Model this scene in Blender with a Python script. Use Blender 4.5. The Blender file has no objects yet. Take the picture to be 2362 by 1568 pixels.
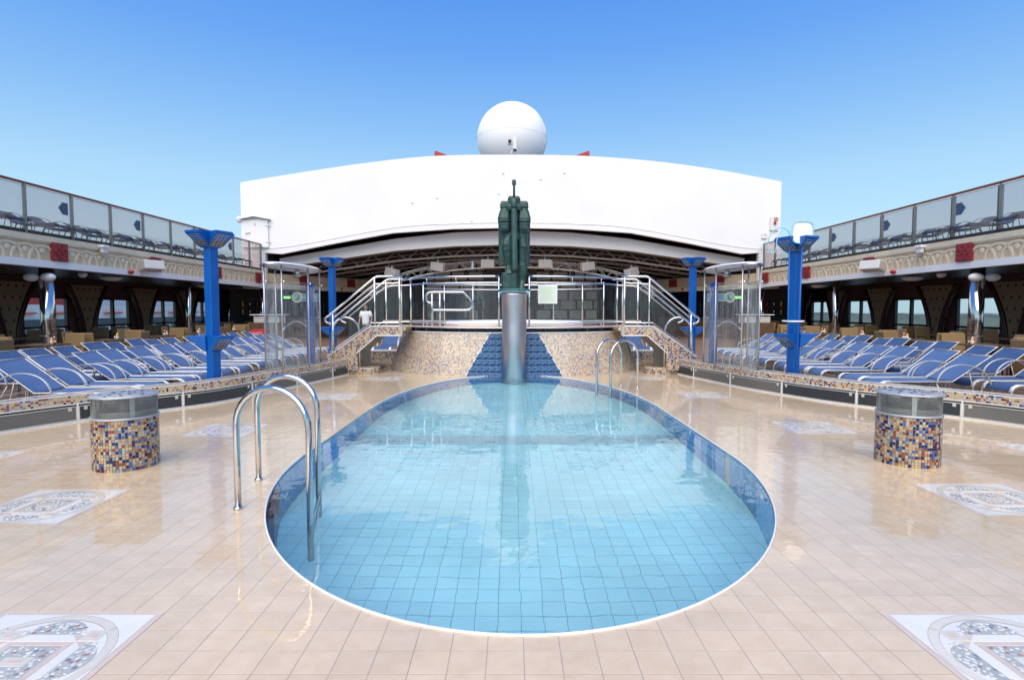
import bpy, math, random
from mathutils import Vector, Matrix
R = math.radians
PI = math.pi
SC = bpy.context.scene
COL = SC.collection
rnd = random.Random(7)

# ------------------------------------------------------------------ camera, sky, sun, exposure
CAMH = 1.5
cd = bpy.data.cameras.new('camera'); cam = bpy.data.objects.new('camera', cd); COL.objects.link(cam)
cam.location = (0, 0, CAMH); cam.rotation_euler = (R(90) - math.atan(69 / 1304.0), 0, 0)
cd.sensor_width = 36; cd.lens = 36 * 1304 / 2362.0; cd.clip_start = 0.05; cd.clip_end = 9000
SC.camera = cam
SUN_EL, SUN_AZ = 52, 192      # azimuth measured clockwise from +Y, so the sun is behind the camera
w = bpy.data.worlds.new('World'); SC.world = w; w.use_nodes = True
wn, wl = w.node_tree.nodes, w.node_tree.links
wn.clear()
sky = wn.new('ShaderNodeTexSky'); sky.sky_type = 'NISHITA'; sky.sun_disc = False
sky.sun_elevation = R(SUN_EL); sky.sun_rotation = R(SUN_AZ)
sky.altitude = 0; sky.air_density = 1.0; sky.dust_density = 0.6; sky.ozone_density = 2.0
SKY_STRENGTH = 0.12
sk_s = wn.new('ShaderNodeVectorMath'); sk_s.operation = 'SCALE'; sk_s.inputs['Scale'].default_value = SKY_STRENGTH
# clear-to-hazy gradient over elevation, laid over the physical sky
tcw = wn.new('ShaderNodeTexCoord'); sep = wn.new('ShaderNodeSeparateXYZ'); rampw = wn.new('ShaderNodeValToRGB')
wl.new(tcw.outputs['Generated'], sep.inputs[0]); wl.new(sep.outputs['Z'], rampw.inputs['Fac'])
def srgb(*c): return tuple((x / 255 / 12.92 if x <= 10 else ((x / 255 + .055) / 1.055) ** 2.4) for x in c) + (1,)
for i, (pos, c) in enumerate([(0, (206, 240, 255)), (.10, (194, 234, 255)), (.20, (176, 222, 254)), (.30, (140, 196, 252)), (.40, (106, 170, 249)), (.49, (84, 153, 246)), (1.0, (70, 136, 240))]):
    e = rampw.color_ramp.elements[i] if i < 2 else rampw.color_ramp.elements.new(pos)
    e.position = pos; e.color = srgb(*c)
EXPO = 0.45
sc2 = wn.new('ShaderNodeVectorMath'); sc2.operation = 'SCALE'; sc2.inputs['Scale'].default_value = 2 ** -EXPO
wl.new(rampw.outputs[0], sc2.inputs[0]); wl.new(sky.outputs[0], sk_s.inputs[0])
mixw = wn.new('ShaderNodeMix'); mixw.data_type = 'RGBA'; mixw.inputs['Factor'].default_value = 0.88
wl.new(sk_s.outputs[0], mixw.inputs['A']); wl.new(sc2.outputs[0], mixw.inputs['B'])
bg = wn.new('ShaderNodeBackground'); bg.inputs[1].default_value = 1.0
wo = wn.new('ShaderNodeOutputWorld')
wl.new(mixw.outputs['Result'], bg.inputs[0]); wl.new(bg.outputs[0], wo.inputs[0])
ld = bpy.data.lights.new('sun', 'SUN'); sun = bpy.data.objects.new('sun', ld); COL.objects.link(sun)
ld.energy = 3.4; ld.angle = R(75); ld.color = (1, 0.88, 0.70)
az = R(SUN_AZ)
sd = Vector((math.sin(az) * math.cos(R(SUN_EL)), math.cos(az) * math.cos(R(SUN_EL)), math.sin(R(SUN_EL))))
sun.rotation_euler = sd.to_track_quat('Z', 'Y').to_euler(); sun.location = (0, -10, 30)
SC.view_settings.view_transform = 'Standard'; SC.view_settings.look = 'None'
SC.view_settings.gamma = 1; SC.view_settings.use_curve_mapping = False
SC.view_settings.exposure = EXPO
SC.render.engine = 'CYCLES'
SC.cycles.use_denoising = True
SC.cycles.max_bounces = 10; SC.cycles.transparent_max_bounces = 24
SC.cycles.diffuse_bounces = 4; SC.cycles.glossy_bounces = 4; SC.cycles.transmission_bounces = 8
SC.cycles.sample_clamp_indirect = 8

# ------------------------------------------------------------------ mesh helpers
class MB:
    def __init__(s): s.v = []; s.f = []
    def add(s, vs, fs):
        b = len(s.v); s.v += [tuple(p) for p in vs]; s.f += [tuple(i + b for i in f) for f in fs]; return s
    def box(s, x0, x1, y0, y1, z0, z1, M=None):
        vs = [(x, y, z) for z in (z0, z1) for x, y in ((x0, y0), (x1, y0), (x1, y1), (x0, y1))]
        if M is not None: vs = [M @ Vector(p) for p in vs]
        return s.add(vs, [(3, 2, 1, 0), (4, 5, 6, 7), (0, 1, 5, 4), (1, 2, 6, 5), (2, 3, 7, 6), (3, 0, 4, 7)])
    def tube(s, path, r, n=8, closed=False, r2=None, up=None):
        """round tube (or flat band r x r2) along a path"""
        P = [Vector(p) for p in path]; m = len(P); vs = []
        prev = None
        for i, p in enumerate(P):
            a = P[i - 1] if (i > 0 or closed) else P[0]
            b = P[(i + 1) % m] if (i < m - 1 or closed) else P[-1]
            t = (b - a).normalized()
            if up is not None: u = Vector(up)
            elif prev is not None: u = prev
            else: u = Vector((0, 0, 1)) if abs(t.z) < .9 else Vector((1, 0, 0))
            u = (u - t * u.dot(t)).normalized(); prev = u; w_ = t.cross(u)
            ra = r[i] if isinstance(r, (list, tuple)) else r
            rb = r2 if r2 is not None else ra
            for k in range(n):
                an = 2 * PI * (k + .5) / n
                vs.append(p + u * (ra * math.cos(an)) + w_ * (rb * math.sin(an)))
        fs = []
        for i in range(m if closed else m - 1):
            j = (i + 1) % m
            for k in range(n):
                l = (k + 1) % n
                fs.append((i * n + k, i * n + l, j * n + l, j * n + k))
        if not closed:
            fs.append(tuple(range(n - 1, -1, -1))); fs.append(tuple((m - 1) * n + k for k in range(n)))
        return s.add(vs, fs)
    def lathe(s, prof, n=24, c=(0, 0, 0), capb=True, capt=True, sy=1.0):
        vs = [(c[0] + r * math.cos(2 * PI * k / n), c[1] + sy * r * math.sin(2 * PI * k / n), c[2] + z) for r, z in prof for k in range(n)]
        fs = [(i * n + k, i * n + (k + 1) % n, (i + 1) * n + (k + 1) % n, (i + 1) * n + k) for i in range(len(prof) - 1) for k in range(n)]
        if capb: fs.append(tuple(range(n - 1, -1, -1)))
        if capt: fs.append(tuple((len(prof) - 1) * n + k for k in range(n)))
        return s.add(vs, fs)
    def prism(s, poly, fn, d0, d1):
        """polygon (list of 2d) extruded d0..d1; fn(a,b,d)->xyz"""
        n = len(poly)
        vs = [fn(a, b, d0) for a, b in poly] + [fn(a, b, d1) for a, b in poly]
        fs = [tuple(range(n - 1, -1, -1)), tuple(range(n, 2 * n))] + [(i, (i + 1) % n, n + (i + 1) % n, n + i) for i in range(n)]
        return s.add(vs, fs)
    def loft(s, secs, n=16, p=2.5):
        """vertical loft of superellipse sections (cx,cy,cz,rx,ry)"""
        vs = []
        for cx, cy, cz, rx, ry in secs:
            for k in range(n):
                a = 2 * PI * (k + .5) / n; ca, sa = math.cos(a), math.sin(a)
                vs.append((cx + rx * math.copysign(abs(ca) ** (2 / p), ca), cy + ry * math.copysign(abs(sa) ** (2 / p), sa), cz))
        m = len(secs)
        fs = [(i * n + k, i * n + (k + 1) % n, (i + 1) * n + (k + 1) % n, (i + 1) * n + k) for i in range(m - 1) for k in range(n)]
        fs += [tuple(range(n - 1, -1, -1)), tuple((m - 1) * n + k for k in range(n))]
        return s.add(vs, fs)
    def ball(s, c, r, n=14, m=9, sc=(1, 1, 1)):
        prof = [(max(1e-4, math.sin(PI * i / m)), -math.cos(PI * i / m)) for i in range(m + 1)]
        b = len(s.v); s.lathe(prof, n)
        for i in range(b, len(s.v)):
            x, y, z = s.v[i]; s.v[i] = (c[0] + x * r * sc[0], c[1] + y * r * sc[1], c[2] + z * r * sc[2])
        return s
    def xf(s, M):
        s.v = [tuple(M @ Vector(p)) for p in s.v]; return s
    def mesh(s, name, mat, smooth=False):
        me = bpy.data.meshes.new(name); me.from_pydata(s.v, [], s.f); me.update()
        if mat is not None: me.materials.append(mat)
        if smooth: me.shade_smooth()
        return me
    def build(s, name, mat, parent=None, smooth=False, bevel=0, **tags):
        return mk(name, s.mesh(name, mat, smooth), parent, bevel, **tags)

def tag(o, label=None, cat=None, group=None, kind=None):
    if label: o['label'] = label
    if cat: o['category'] = cat
    if group: o['group'] = group
    if kind: o['kind'] = kind
    return o
def mk(name, me, parent=None, bevel=0, loc=None, rz=0, **tags):
    o = bpy.data.objects.new(name, me); COL.objects.link(o)
    if parent is not None: o.parent = parent
    if loc is not None: o.location = loc
    if rz: o.rotation_euler = (0, 0, rz)
    if bevel:
        m = o.modifiers.new('bevel', 'BEVEL'); m.width = bevel; m.segments = 2; m.limit_method = 'ANGLE'
    return tag(o, **tags)
def thing(name, label, cat, loc=(0, 0, 0), rz=0, group=None, kind=None):
    return mk(name, None, None, 0, loc, rz, label=label, cat=cat, group=group, kind=kind)
def copy_tree(o, parent=None):
    c = o.copy(); COL.objects.link(c); c.parent = parent
    for ch in CH.get(o.name) or [x for x in o.children]: copy_tree(ch, c)
    return c
CH = {}
def freeze(o):
    """remember children so that copies are quick"""
    CH[o.name] = list(o.children)
    for c in o.children: freeze(c)
    return o
def auto_smooth(o, ang=35):
    o.data.shade_smooth()
    try: o.data.set_sharp_from_angle(angle=R(ang))
    except Exception: pass
    return o
ORD = ['nearest', 'second', 'third', 'fourth', 'fifth', 'sixth', 'seventh', 'eighth', 'ninth', 'tenth', 'eleventh', 'twelfth', 'thirteenth', 'fourteenth', 'fifteenth', 'sixteenth', 'seventeenth', 'eighteenth', 'nineteenth', 'twentieth']
SIDE = {-1: 'left', 1: 'right'}
def smoothpath(pts, n=8):
    """Catmull-Rom through pts"""
    P = [Vector(p) for p in pts]; out = []
    for i in range(len(P) - 1):
        p0 = P[max(i - 1, 0)]; p1 = P[i]; p2 = P[i + 1]; p3 = P[min(i + 2, len(P) - 1)]
        for k in range(n):
            t = k / n
            out.append(.5 * ((2 * p1) + (p2 - p0) * t + (2 * p0 - 5 * p1 + 4 * p2 - p3) * t * t + (3 * p1 - p0 - 3 * p2 + p3) * t ** 3))
    out.append(P[-1]); return out

# ------------------------------------------------------------------ materials
def nodes(m):
    m.use_nodes = True; return m.node_tree.nodes, m.node_tree.links, m.node_tree.nodes['Principled BSDF']
def M(name, col, rough=.5, metal=0, var=.10, scale=6, bump=0, bscale=60, coat=0, spec=None):
    m = bpy.data.materials.new(name); n, l, p = nodes(m)
    tc = n.new('ShaderNodeTexCoord'); nz = n.new('ShaderNodeTexNoise')
    nz.inputs['Scale'].default_value = scale; nz.inputs['Detail'].default_value = 6; nz.inputs['Roughness'].default_value = .6
    l.new(tc.outputs['Object'], nz.inputs['Vector'])
    rp = n.new('ShaderNodeValToRGB'); e = rp.color_ramp.elements
    e[0].position = .3; e[1].position = .72
    e[0].color = tuple(c * (1 - var) for c in col) + (1,); e[1].color = tuple(min(1, c * (1 + var * .6)) for c in col) + (1,)
    l.new(nz.outputs['Fac'], rp.inputs['Fac']); l.new(rp.outputs['Color'], p.inputs['Base Color'])
    mr = n.new('ShaderNodeMapRange'); mr.inputs['To Min'].default_value = max(.02, rough * .8); mr.inputs['To Max'].default_value = min(1, rough * 1.25)
    l.new(nz.outputs['Fac'], mr.inputs['Value']); l.new(mr.outputs[0], p.inputs['Roughness'])
    p.inputs['Metallic'].default_value = metal
    if coat: p.inputs['Coat Weight'].default_value = coat; p.inputs['Coat Roughness'].default_value = .08
    if spec is not None: p.inputs['Specular IOR Level'].default_value = spec
    if bump:
        nb = n.new('ShaderNodeTexNoise'); nb.inputs['Scale'].default_value = bscale; nb.inputs['Detail'].default_value = 4
        l.new(tc.outputs['Object'], nb.inputs['Vector'])
        b = n.new('ShaderNodeBump'); b.inputs['Strength'].default_value = bump; b.inputs['Distance'].default_value = .01
        l.new(nb.outputs['Fac'], b.inputs['Height']); l.new(b.outputs[0], p.inputs['Normal'])
    return m
def rand_fac(n, l):
    """a number that differs from loose piece to loose piece and from object to object"""
    g = n.new('ShaderNodeNewGeometry'); oi = n.new('ShaderNodeObjectInfo')
    a = n.new('ShaderNodeMath'); a.operation = 'ADD'; f = n.new('ShaderNodeMath'); f.operation = 'FRACT'
    l.new(g.outputs['Random Per Island'], a.inputs[0]); l.new(oi.outputs['Random'], a.inputs[1]); l.new(a.outputs[0], f.inputs[0])
    return f.outputs[0]
def mosaic(name, pal, rough=.12, coat=0):
    m = bpy.data.materials.new(name); n, l, p = nodes(m)
    rp = n.new('ShaderNodeValToRGB'); rp.color_ramp.interpolation = 'CONSTANT'
    tot = sum(x[0] for x in pal); acc = 0
    for i, (wt, c) in enumerate(pal):
        e = rp.color_ramp.elements[i] if i < 2 else rp.color_ramp.elements.new(acc)
        e.position = acc; e.color = tuple(c) + (1,); acc += wt / tot
    l.new(rand_fac(n, l), rp.inputs['Fac']); l.new(rp.outputs['Color'], p.inputs['Base Color'])
    p.inputs['Roughness'].default_value = rough
    if coat: p.inputs['Coat Weight'].default_value = coat
    return m
def wet(m, n, l, p, ripple=.35):
    """a film of rain water: clear coat with its own gentle ripples"""
    p.inputs['Coat Weight'].default_value = 1; p.inputs['Coat Roughness'].default_value = .015; p.inputs['Coat IOR'].default_value = 1.62
    g = n.new('ShaderNodeNewGeometry'); mp = n.new('ShaderNodeMapping'); mp.inputs['Scale'].default_value = (1, 1, 1)
    l.new(g.outputs['Position'], mp.inputs['Vector'])
    a = n.new('ShaderNodeTexNoise'); a.inputs['Scale'].default_value = 7; a.inputs['Detail'].default_value = 3
    b = n.new('ShaderNodeTexNoise'); b.inputs['Scale'].default_value = .55; b.inputs['Detail'].default_value = 2
    l.new(mp.outputs[0], a.inputs['Vector']); l.new(mp.outputs[0], b.inputs['Vector'])
    mr = n.new('ShaderNodeMapRange'); mr.inputs['From Min'].default_value = .42; mr.inputs['From Max'].default_value = .66
    mr.inputs['To Min'].default_value = .25; mr.inputs['To Max'].default_value = 1
    l.new(b.outputs['Fac'], mr.inputs['Value'])
    mu = n.new('ShaderNodeMath'); mu.operation = 'MULTIPLY'; l.new(a.outputs['Fac'], mu.inputs[0]); l.new(mr.outputs[0], mu.inputs[1])
    bp = n.new('ShaderNodeBump'); bp.inputs['Strength'].default_value = ripple; bp.inputs['Distance'].default_value = .012
    l.new(mu.outputs[0], bp.inputs['Height']); l.new(bp.outputs[0], p.inputs['Coat Normal'])
def tilemat(name, c0, c1, wetness=True, rough=.4, ripple=.35, scale=9):
    m = bpy.data.materials.new(name); n, l, p = nodes(m)
    g = n.new('ShaderNodeNewGeometry')
    nz = n.new('ShaderNodeTexNoise'); nz.inputs['Scale'].default_value = scale; nz.inputs['Detail'].default_value = 8; nz.inputs['Roughness'].default_value = .65
    l.new(g.outputs['Position'], nz.inputs['Vector'])
    rp = n.new('ShaderNodeValToRGB'); e = rp.color_ramp.elements
    e[0].position = .32; e[1].position = .68; e[0].color = tuple(c0) + (1,); e[1].color = tuple(c1) + (1,)
    l.new(nz.outputs['Fac'], rp.inputs['Fac'])
    big = n.new('ShaderNodeTexNoise'); big.inputs['Scale'].default_value = .9; big.inputs['Detail'].default_value = 5; l.new(g.outputs['Position'], big.inputs['Vector'])
    mr = n.new('ShaderNodeMapRange'); mr.inputs['To Min'].default_value = .96; mr.inputs['To Max'].default_value = 1.035
    l.new(rand_fac(n, l), mr.inputs['Value'])
    hv = n.new('ShaderNodeHueSaturation'); l.new(rp.outputs[0], hv.inputs['Color'])
    bm2 = n.new('ShaderNodeMapRange'); bm2.inputs['From Min'].default_value = .35; bm2.inputs['From Max'].default_value = .65; bm2.inputs['To Min'].default_value = .90; bm2.inputs['To Max'].default_value = 1.03; l.new(big.outputs['Fac'], bm2.inputs['Value'])
    mm = n.new('ShaderNodeMath'); mm.operation = 'MULTIPLY'; l.new(mr.outputs[0], mm.inputs[0]); l.new(bm2.outputs[0], mm.inputs[1]); l.new(mm.outputs[0], hv.inputs['Value'])
    l.new(hv.outputs[0], p.inputs['Base Color']); p.inputs['Roughness'].default_value = rough
    if wetness: wet(m, n, l, p, ripple)
    return m
def glass(name, tint, ior=1.45, rough=0.0, veil=0, streak=True):
    m = bpy.data.materials.new(name); m.use_nodes = True; n, l = m.node_tree.nodes, m.node_tree.links; n.clear()
    o = n.new('ShaderNodeOutputMaterial'); t = n.new('ShaderNodeBsdfTransparent'); g = n.new('ShaderNodeBsdfGlossy'); lw = n.new('ShaderNodeLayerWeight'); lw.inputs['Blend'].default_value = .5
    t.inputs[0].default_value = tuple(tint) + (1,); g.inputs['Roughness'].default_value = rough
    f0 = ((ior - 1) / (ior + 1)) ** 2
    pw = n.new('ShaderNodeMath'); pw.operation = 'POWER'; pw.inputs[1].default_value = 5; l.new(lw.outputs['Facing'], pw.inputs[0])
    f = n.new('ShaderNodeMath'); f.operation = 'MULTIPLY_ADD'; f.inputs[1].default_value = 1 - f0; f.inputs[2].default_value = f0; l.new(pw.outputs[0], f.inputs[0])
    x = n.new('ShaderNodeMixShader'); l.new(f.outputs[0], x.inputs[0]); l.new(t.outputs[0], x.inputs[1]); l.new(g.outputs[0], x.inputs[2])
    out = x.outputs[0]
    if veil:  # pale diffuse veil mixed into the colour
        d = n.new('ShaderNodeBsdfDiffuse'); d.inputs[0].default_value = (.75, .8, .82, 1)
        tc = n.new('ShaderNodeTexCoord'); mp = n.new('ShaderNodeMapping'); mp.inputs['Scale'].default_value = (14, 14, .7)
        nz = n.new('ShaderNodeTexNoise'); nz.inputs['Scale'].default_value = 3; nz.inputs['Detail'].default_value = 4
        l.new(tc.outputs['Object'], mp.inputs[0]); l.new(mp.outputs[0], nz.inputs['Vector'])
        mr = n.new('ShaderNodeMapRange'); mr.inputs['From Min'].default_value = .45; mr.inputs['From Max'].default_value = .75
        mr.inputs['To Min'].default_value = veil * .25; mr.inputs['To Max'].default_value = veil
        l.new(nz.outputs['Fac'], mr.inputs['Value'])
        y = n.new('ShaderNodeMixShader'); y.inputs[0].default_value = veil; (l.new(mr.outputs[0], y.inputs[0]) if streak else None); l.new(out, y.inputs[1]); l.new(d.outputs[0], y.inputs[2]); out = y.outputs[0]
    l.new(out, o.inputs[0]); return m
def emit(name, col, s):
    m = bpy.data.materials.new(name); n, l, p = nodes(m)
    p.inputs['Base Color'].default_value = tuple(col) + (1,); p.inputs['Emission Color'].default_value = tuple(col) + (1,); p.inputs['Emission Strength'].default_value = s
    return m

BEI = [(3.0, (.46, .35, .20)), (1.6, (.52, .42, .27)), (1.6, (.24, .28, .30)), (1.3, (.07, .12, .29)), (2.0, (.010, .018, .11)), (1.1, (.26, .06, .025)), (1.2, (.36, .16, .07)), (.9, (.38, .23, .13))]
BEI2 = [(4.5, (.60, .47, .29)), (2.6, (.66, .55, .38)), (1.4, (.36, .40, .42)), (.8, (.10, .17, .40)), (1.0, (.015, .03, .16)), (.9, (.33, .08, .03)), (1.0, (.45, .21, .09))]
DRU = [(3.5, (.56, .46, .31)), (2, (.62, .53, .38)), (1.8, (.46, .29, .20)), (1.7, (.29, .28, .34)), (.7, (.18, .19, .29)), (1.6, (.42, .38, .35))]
m_bol = mosaic('mosaic_bollard', BEI); m_kerb = mosaic('mosaic_kerb', BEI2); m_drum = mosaic('mosaic_drum', DRU)
m_stair = mosaic('mosaic_stair', [(3, (.58, .46, .30)), (1.5, (.36, .38, .40)), (1.6, (.05, .07, .2)), (1.2, (.33, .12, .05)), (1.2, (.48, .30, .18))])
m_poolmos = mosaic('mosaic_pool', [(1, (.05, .28, .68)), (1, (.08, .35, .74)), (1, (.03, .20, .54)), (.7, (.14, .42, .74))])
m_pebble = mosaic('pebbles', [(4, (.60, .61, .59)), (3, (.64, .61, .56)), (1.0, (.20, .20, .25)), (.9, (.34, .17, .15)), (1.2, (.42, .43, .44)), (1.2, (.48, .40, .31)), (1.6, (.64, .63, .61))], .3, .6)
m_grout = M('grout', (.42, .40, .36), .6, 0, .1, 20)
m_grout_dk = M('grout_floor', (.42, .345, .26), .45, 0, .15, 3, coat=.8)
m_peach = tilemat('deck_tile', (.67, .50, .295), (.75, .585, .375))
m_med_white = tilemat('inlay_white', (.80, .77, .68), (.85, .82, .74), scale=30)
m_med_cream = tilemat('inlay_cream', (.70, .64, .50), (.75, .69, .56), scale=20)
m_med_peach = tilemat('inlay_peach', (.68, .52, .38), (.74, .59, .46), scale=20)
m_med_cem = M('inlay_cement', (.40, .42, .38), .5, coat=.7)
m_poolfl = tilemat('pool_tile', (.46, .93, .95), (.51, .95, .97), False, .25, 0, 4)
m_poolst = tilemat('pool_stripe', (.42, .70, .73), (.46, .74, .77), False, .25, 0, 4)
m_poolgr = M('pool_grout', (.24, .54, .58), .6)
m_trim = M('white_trim', (.78, .78, .77), .35, 0, .05)
m_steel = M('stainless_steel', (.62, .62, .62), .12, 1, .08, 3)
m_steelb = M('brushed_steel', (.55, .55, .58), .38, 1, .12, 2)
m_galv = M('galvanised_mesh', (.36, .38, .38), .45, .8, .2, 20)
m_lid = M('weathered_lid', (.46, .48, .49), .5, .5, .25, 12)
m_hole = M('dark_hole', (.012, .012, .012), .8)
m_grille = M('grille_grey', (.17, .17, .16), .45, .3, .2, 120, bump=.8, bscale=180)
m_grilled = M('grille_dark', (.05, .06, .07), .3, .4, .2, 60)
m_gfr = M('grille_frame', (.62, .60, .55), .4, .2)
m_white = M('ship_white', (.82, .82, .83), .45, 0, .05, .35)
m_dome = M('radome_white', (.90, .90, .90), .5, 0, .03, .5)
m_whited = M('white_paint', (.74, .74, .74), .4, 0, .05)
m_cream = M('cream_stone', (.74, .65, .48), .7, 0, .10, 3, bump=.15, bscale=30)
m_creamd = M('cream_frieze', (.64, .51, .34), .75, 0, .14, 2.5, bump=.25, bscale=40)
m_red = M('plaque_red', (.26, .02, .03), .5, 0, .15, 10)
m_redl = M('beacon_red', (.45, .03, .02), .3)
m_black = M('black_rubber', (.015, .016, .018), .5)
m_post = M('balustrade_post', (.20, .22, .22), .35, .6)
m_wood = M('varnished_teak', (.25, .09, .03), .35, 0, .3, 14)
m_bglass = glass('smoked_balustrade_glass', (.84, .79, .78), 1.35, 0, .09, False)  # even grey haze put into the pane colour
m_cglass = glass('clear_glass', (.93, .95, .94), 1.4, 0, .05)
m_sglass = glass('shower_glass', (.80, .86, .87), 1.5, 0, .32)
m_sticker = M('blue_sticker', (.035, .075, .16), .5)
m_sling = M('blue_sling', (.080, .150, .31), .6, 0, .10, 5, bump=.3, bscale=400)
m_sling_shade = M('shaded_sling', (.042, .09, .205), .6, 0, .12, 5, bump=.3, bscale=400)  # same blue sling, darkened: rear-row shade put into the colour
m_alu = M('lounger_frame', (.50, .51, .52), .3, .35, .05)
m_alu_backlit = M('lounger_frame_backlit', (.05, .055, .065), .4, .3)  # frame blackened to look backlit on the upper deck
m_sling_backlit = M('backlit_sling', (.022, .04, .09), .6)  # upper-deck sling with backlit shade put into its colour
m_lamp = M('lamp_blue', (.0, .095, .40), .35, 0, .12, 4)
m_lampg = M('lamp_lens', (.16, .15, .15), .25, .3)
m_bronze = M('bronze_patina', (.024, .070, .064), .36, .25, .55, 9, bump=1.0, bscale=22)
m_bronzel = M('bronze_sword', (.042, .095, .092), .35, .25, .4, 6, bump=.4, bscale=40)
m_disc = M('bronze_rim', (.05, .20, .22), .5, .3, .3)
m_wave = None
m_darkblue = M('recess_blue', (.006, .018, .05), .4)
m_rattan = M('rattan_tan', (.26, .17, .075), .6, 0, .2, 60, bump=.5, bscale=200)
m_table = M('table_wood', (.12, .07, .04), .3, 0, .3, 8)
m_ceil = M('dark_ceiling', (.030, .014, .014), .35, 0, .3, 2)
m_floorl = M('lounge_deck', (.34, .21, .15), .45, 0, .2, 2, coat=.5)
m_wall = M('maroon_wall', (.10, .045, .042), .5, 0, .2, 2)
m_trimm = M('maroon_trim', (.045, .008, .010), .3, 0, .2)
m_frame = M('window_frame', (.012, .012, .014), .4)
m_wglass = glass('window_glass', (.86, .89, .90), 1.4)
m_truss = M('brown_truss', (.36, .30, .27), .5, 0, .1)
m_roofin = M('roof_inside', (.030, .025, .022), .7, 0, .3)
m_alutr = M('silver_truss', (.60, .61, .62), .3, .5)
m_spk = M('speaker_white', (.66, .66, .64), .5, 0, .08, 80)
m_spkg = M('speaker_grille', (.52, .50, .47), .6, 0, .15, 200)
m_block = M('stage_block', (.70, .67, .60), .8, 0, .15, 3)
m_mortar = M('rust_mortar', (.14, .04, .02), .8)
m_pebw = M('pebble_wall', (.24, .19, .15), .9, 0, .7, 26, bump=.8, bscale=20)
m_door = M('blue_door', (.03, .07, .17), .4)
m_skin = M('skin', (.30, .17, .11), .5); m_skind = M('skin_dark', (.08, .04, .025), .5)
m_hair = M('hair', (.01, .008, .007), .6)
m_shirt = M('white_shirt', (.75, .77, .80), .7); m_trou = M('dark_trousers', (.02, .025, .035), .7)
m_sign = M('sign_teal', (.03, .17, .28), .4, 0, .3, 2); m_signr = M('sign_ring', (.40, .50, .36), .4); m_signc = M('sign_disc', (.20, .30, .28), .4)
m_yel = M('mustard', (.75, .42, .03), .4); m_ket = M('ketchup', (.4, .02, .015), .3)
m_notice = M('notice_board', (.66, .76, .62), .4, 0, .05, 3)
m_orange = M('lifeboat_orange', (.50, .16, .09), .5)
m_cyan = M('hook_cyan', (.25, .60, .72), .4); m_net = M('net_white', (.80, .82, .83), .7, 0, .05, 30)
m_sea = M('sea', (.30, .36, .38), .15, 0, .2, .01)
m_land = M('shore_trees', (.11, .15, .12), .9, 0, .5, .03)
m_redcr = M('red_crate', (.45, .01, .02), .45); m_green = emit('exit_green', (.25, .75, .15), .8)
m_shipw = M('far_ship_white', (.75, .76, .77), .6, 0, .05); m_shipd = M('far_ship_glass', (.12, .14, .15), .4)
m_brown = M('ladder_recess', (.16, .11, .11), .5)
# floral shirt
m_floral = bpy.data.materials.new('floral_shirt'); n, l, p = nodes(m_floral)
tc = n.new('ShaderNodeTexCoord'); vo = n.new('ShaderNodeTexVoronoi'); vo.inputs['Scale'].default_value = 11
rp = n.new('ShaderNodeValToRGB'); rp.color_ramp.interpolation = 'CONSTANT'
for i, (pos, c) in enumerate([(0, (.15, .35, .42)), (.35, (.08, .2, .34)), (.6, (.5, .55, .4)), (.8, (.1, .3, .25))]):
    e = rp.color_ramp.elements[i] if i < 2 else rp.color_ramp.elements.new(pos); e.position = pos; e.color = c + (1,)
l.new(tc.outputs['Object'], vo.inputs['Vector']); l.new(vo.outputs['Color'], rp.inputs['Fac']); l.new(rp.outputs[0], p.inputs['Base Color']); p.inputs['Roughness'].default_value = .8
# dark wallpaper with diamonds
m_paper = bpy.data.materials.new('diamond_wallpaper'); n, l, p = nodes(m_paper)
tc = n.new('ShaderNodeTexCoord'); sp = n.new('ShaderNodeSeparateXYZ'); l.new(tc.outputs['Object'], sp.inputs[0])
def mth(op, a, b=None):
    q = n.new('ShaderNodeMath'); q.operation = op
    for i, v in enumerate((a, b)):
        if v is None: continue
        if isinstance(v, (int, float)): q.inputs[i].default_value = v
        else: l.new(v, q.inputs[i])
    return q.outputs[0]
u = mth('MULTIPLY', sp.outputs['Y'], 3.4); v = mth('MULTIPLY', sp.outputs['Z'], 2.6)
ru = mth('ROUND', v); of = mth('MULTIPLY', mth('MODULO', ru, 2.0), .5)
fu = mth('SUBTRACT', mth('FRACT', mth('ADD', u, of)), .5); fv = mth('SUBTRACT', v, ru)
d = mth('LESS_THAN', mth('ADD', mth('ABSOLUTE', fu), mth('ABSOLUTE', fv)), .17)
mx = n.new('ShaderNodeMix'); mx.data_type = 'RGBA'; mx.inputs['A'].default_value = (.27, .20, .125, 1); mx.inputs['B'].default_value = (.02, .012, .015, 1)
l.new(d, mx.inputs['Factor']); l.new(mx.outputs['Result'], p.inputs['Base Color']); p.inputs['Roughness'].default_value = .7
# blue glazed wave tiles
m_wave = bpy.data.materials.new('wave_tile_blue'); n, l, p = nodes(m_wave)
tc = n.new('ShaderNodeTexCoord'); nz = n.new('ShaderNodeTexNoise'); nz.inputs['Scale'].default_value = 14
rp = n.new('ShaderNodeValToRGB'); rp.color_ramp.elements[0].position = .38; rp.color_ramp.elements[1].position = .62; rp.color_ramp.elements[0].color = (.002, .030, .12, 1); rp.color_ramp.elements[1].color = (.018, .13, .30, 1)
l.new(tc.outputs['Object'], nz.inputs['Vector']); l.new(nz.outputs['Fac'], rp.inputs[0]); l.new(rp.outputs[0], p.inputs['Base Color']); p.inputs['Roughness'].default_value = .12
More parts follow.
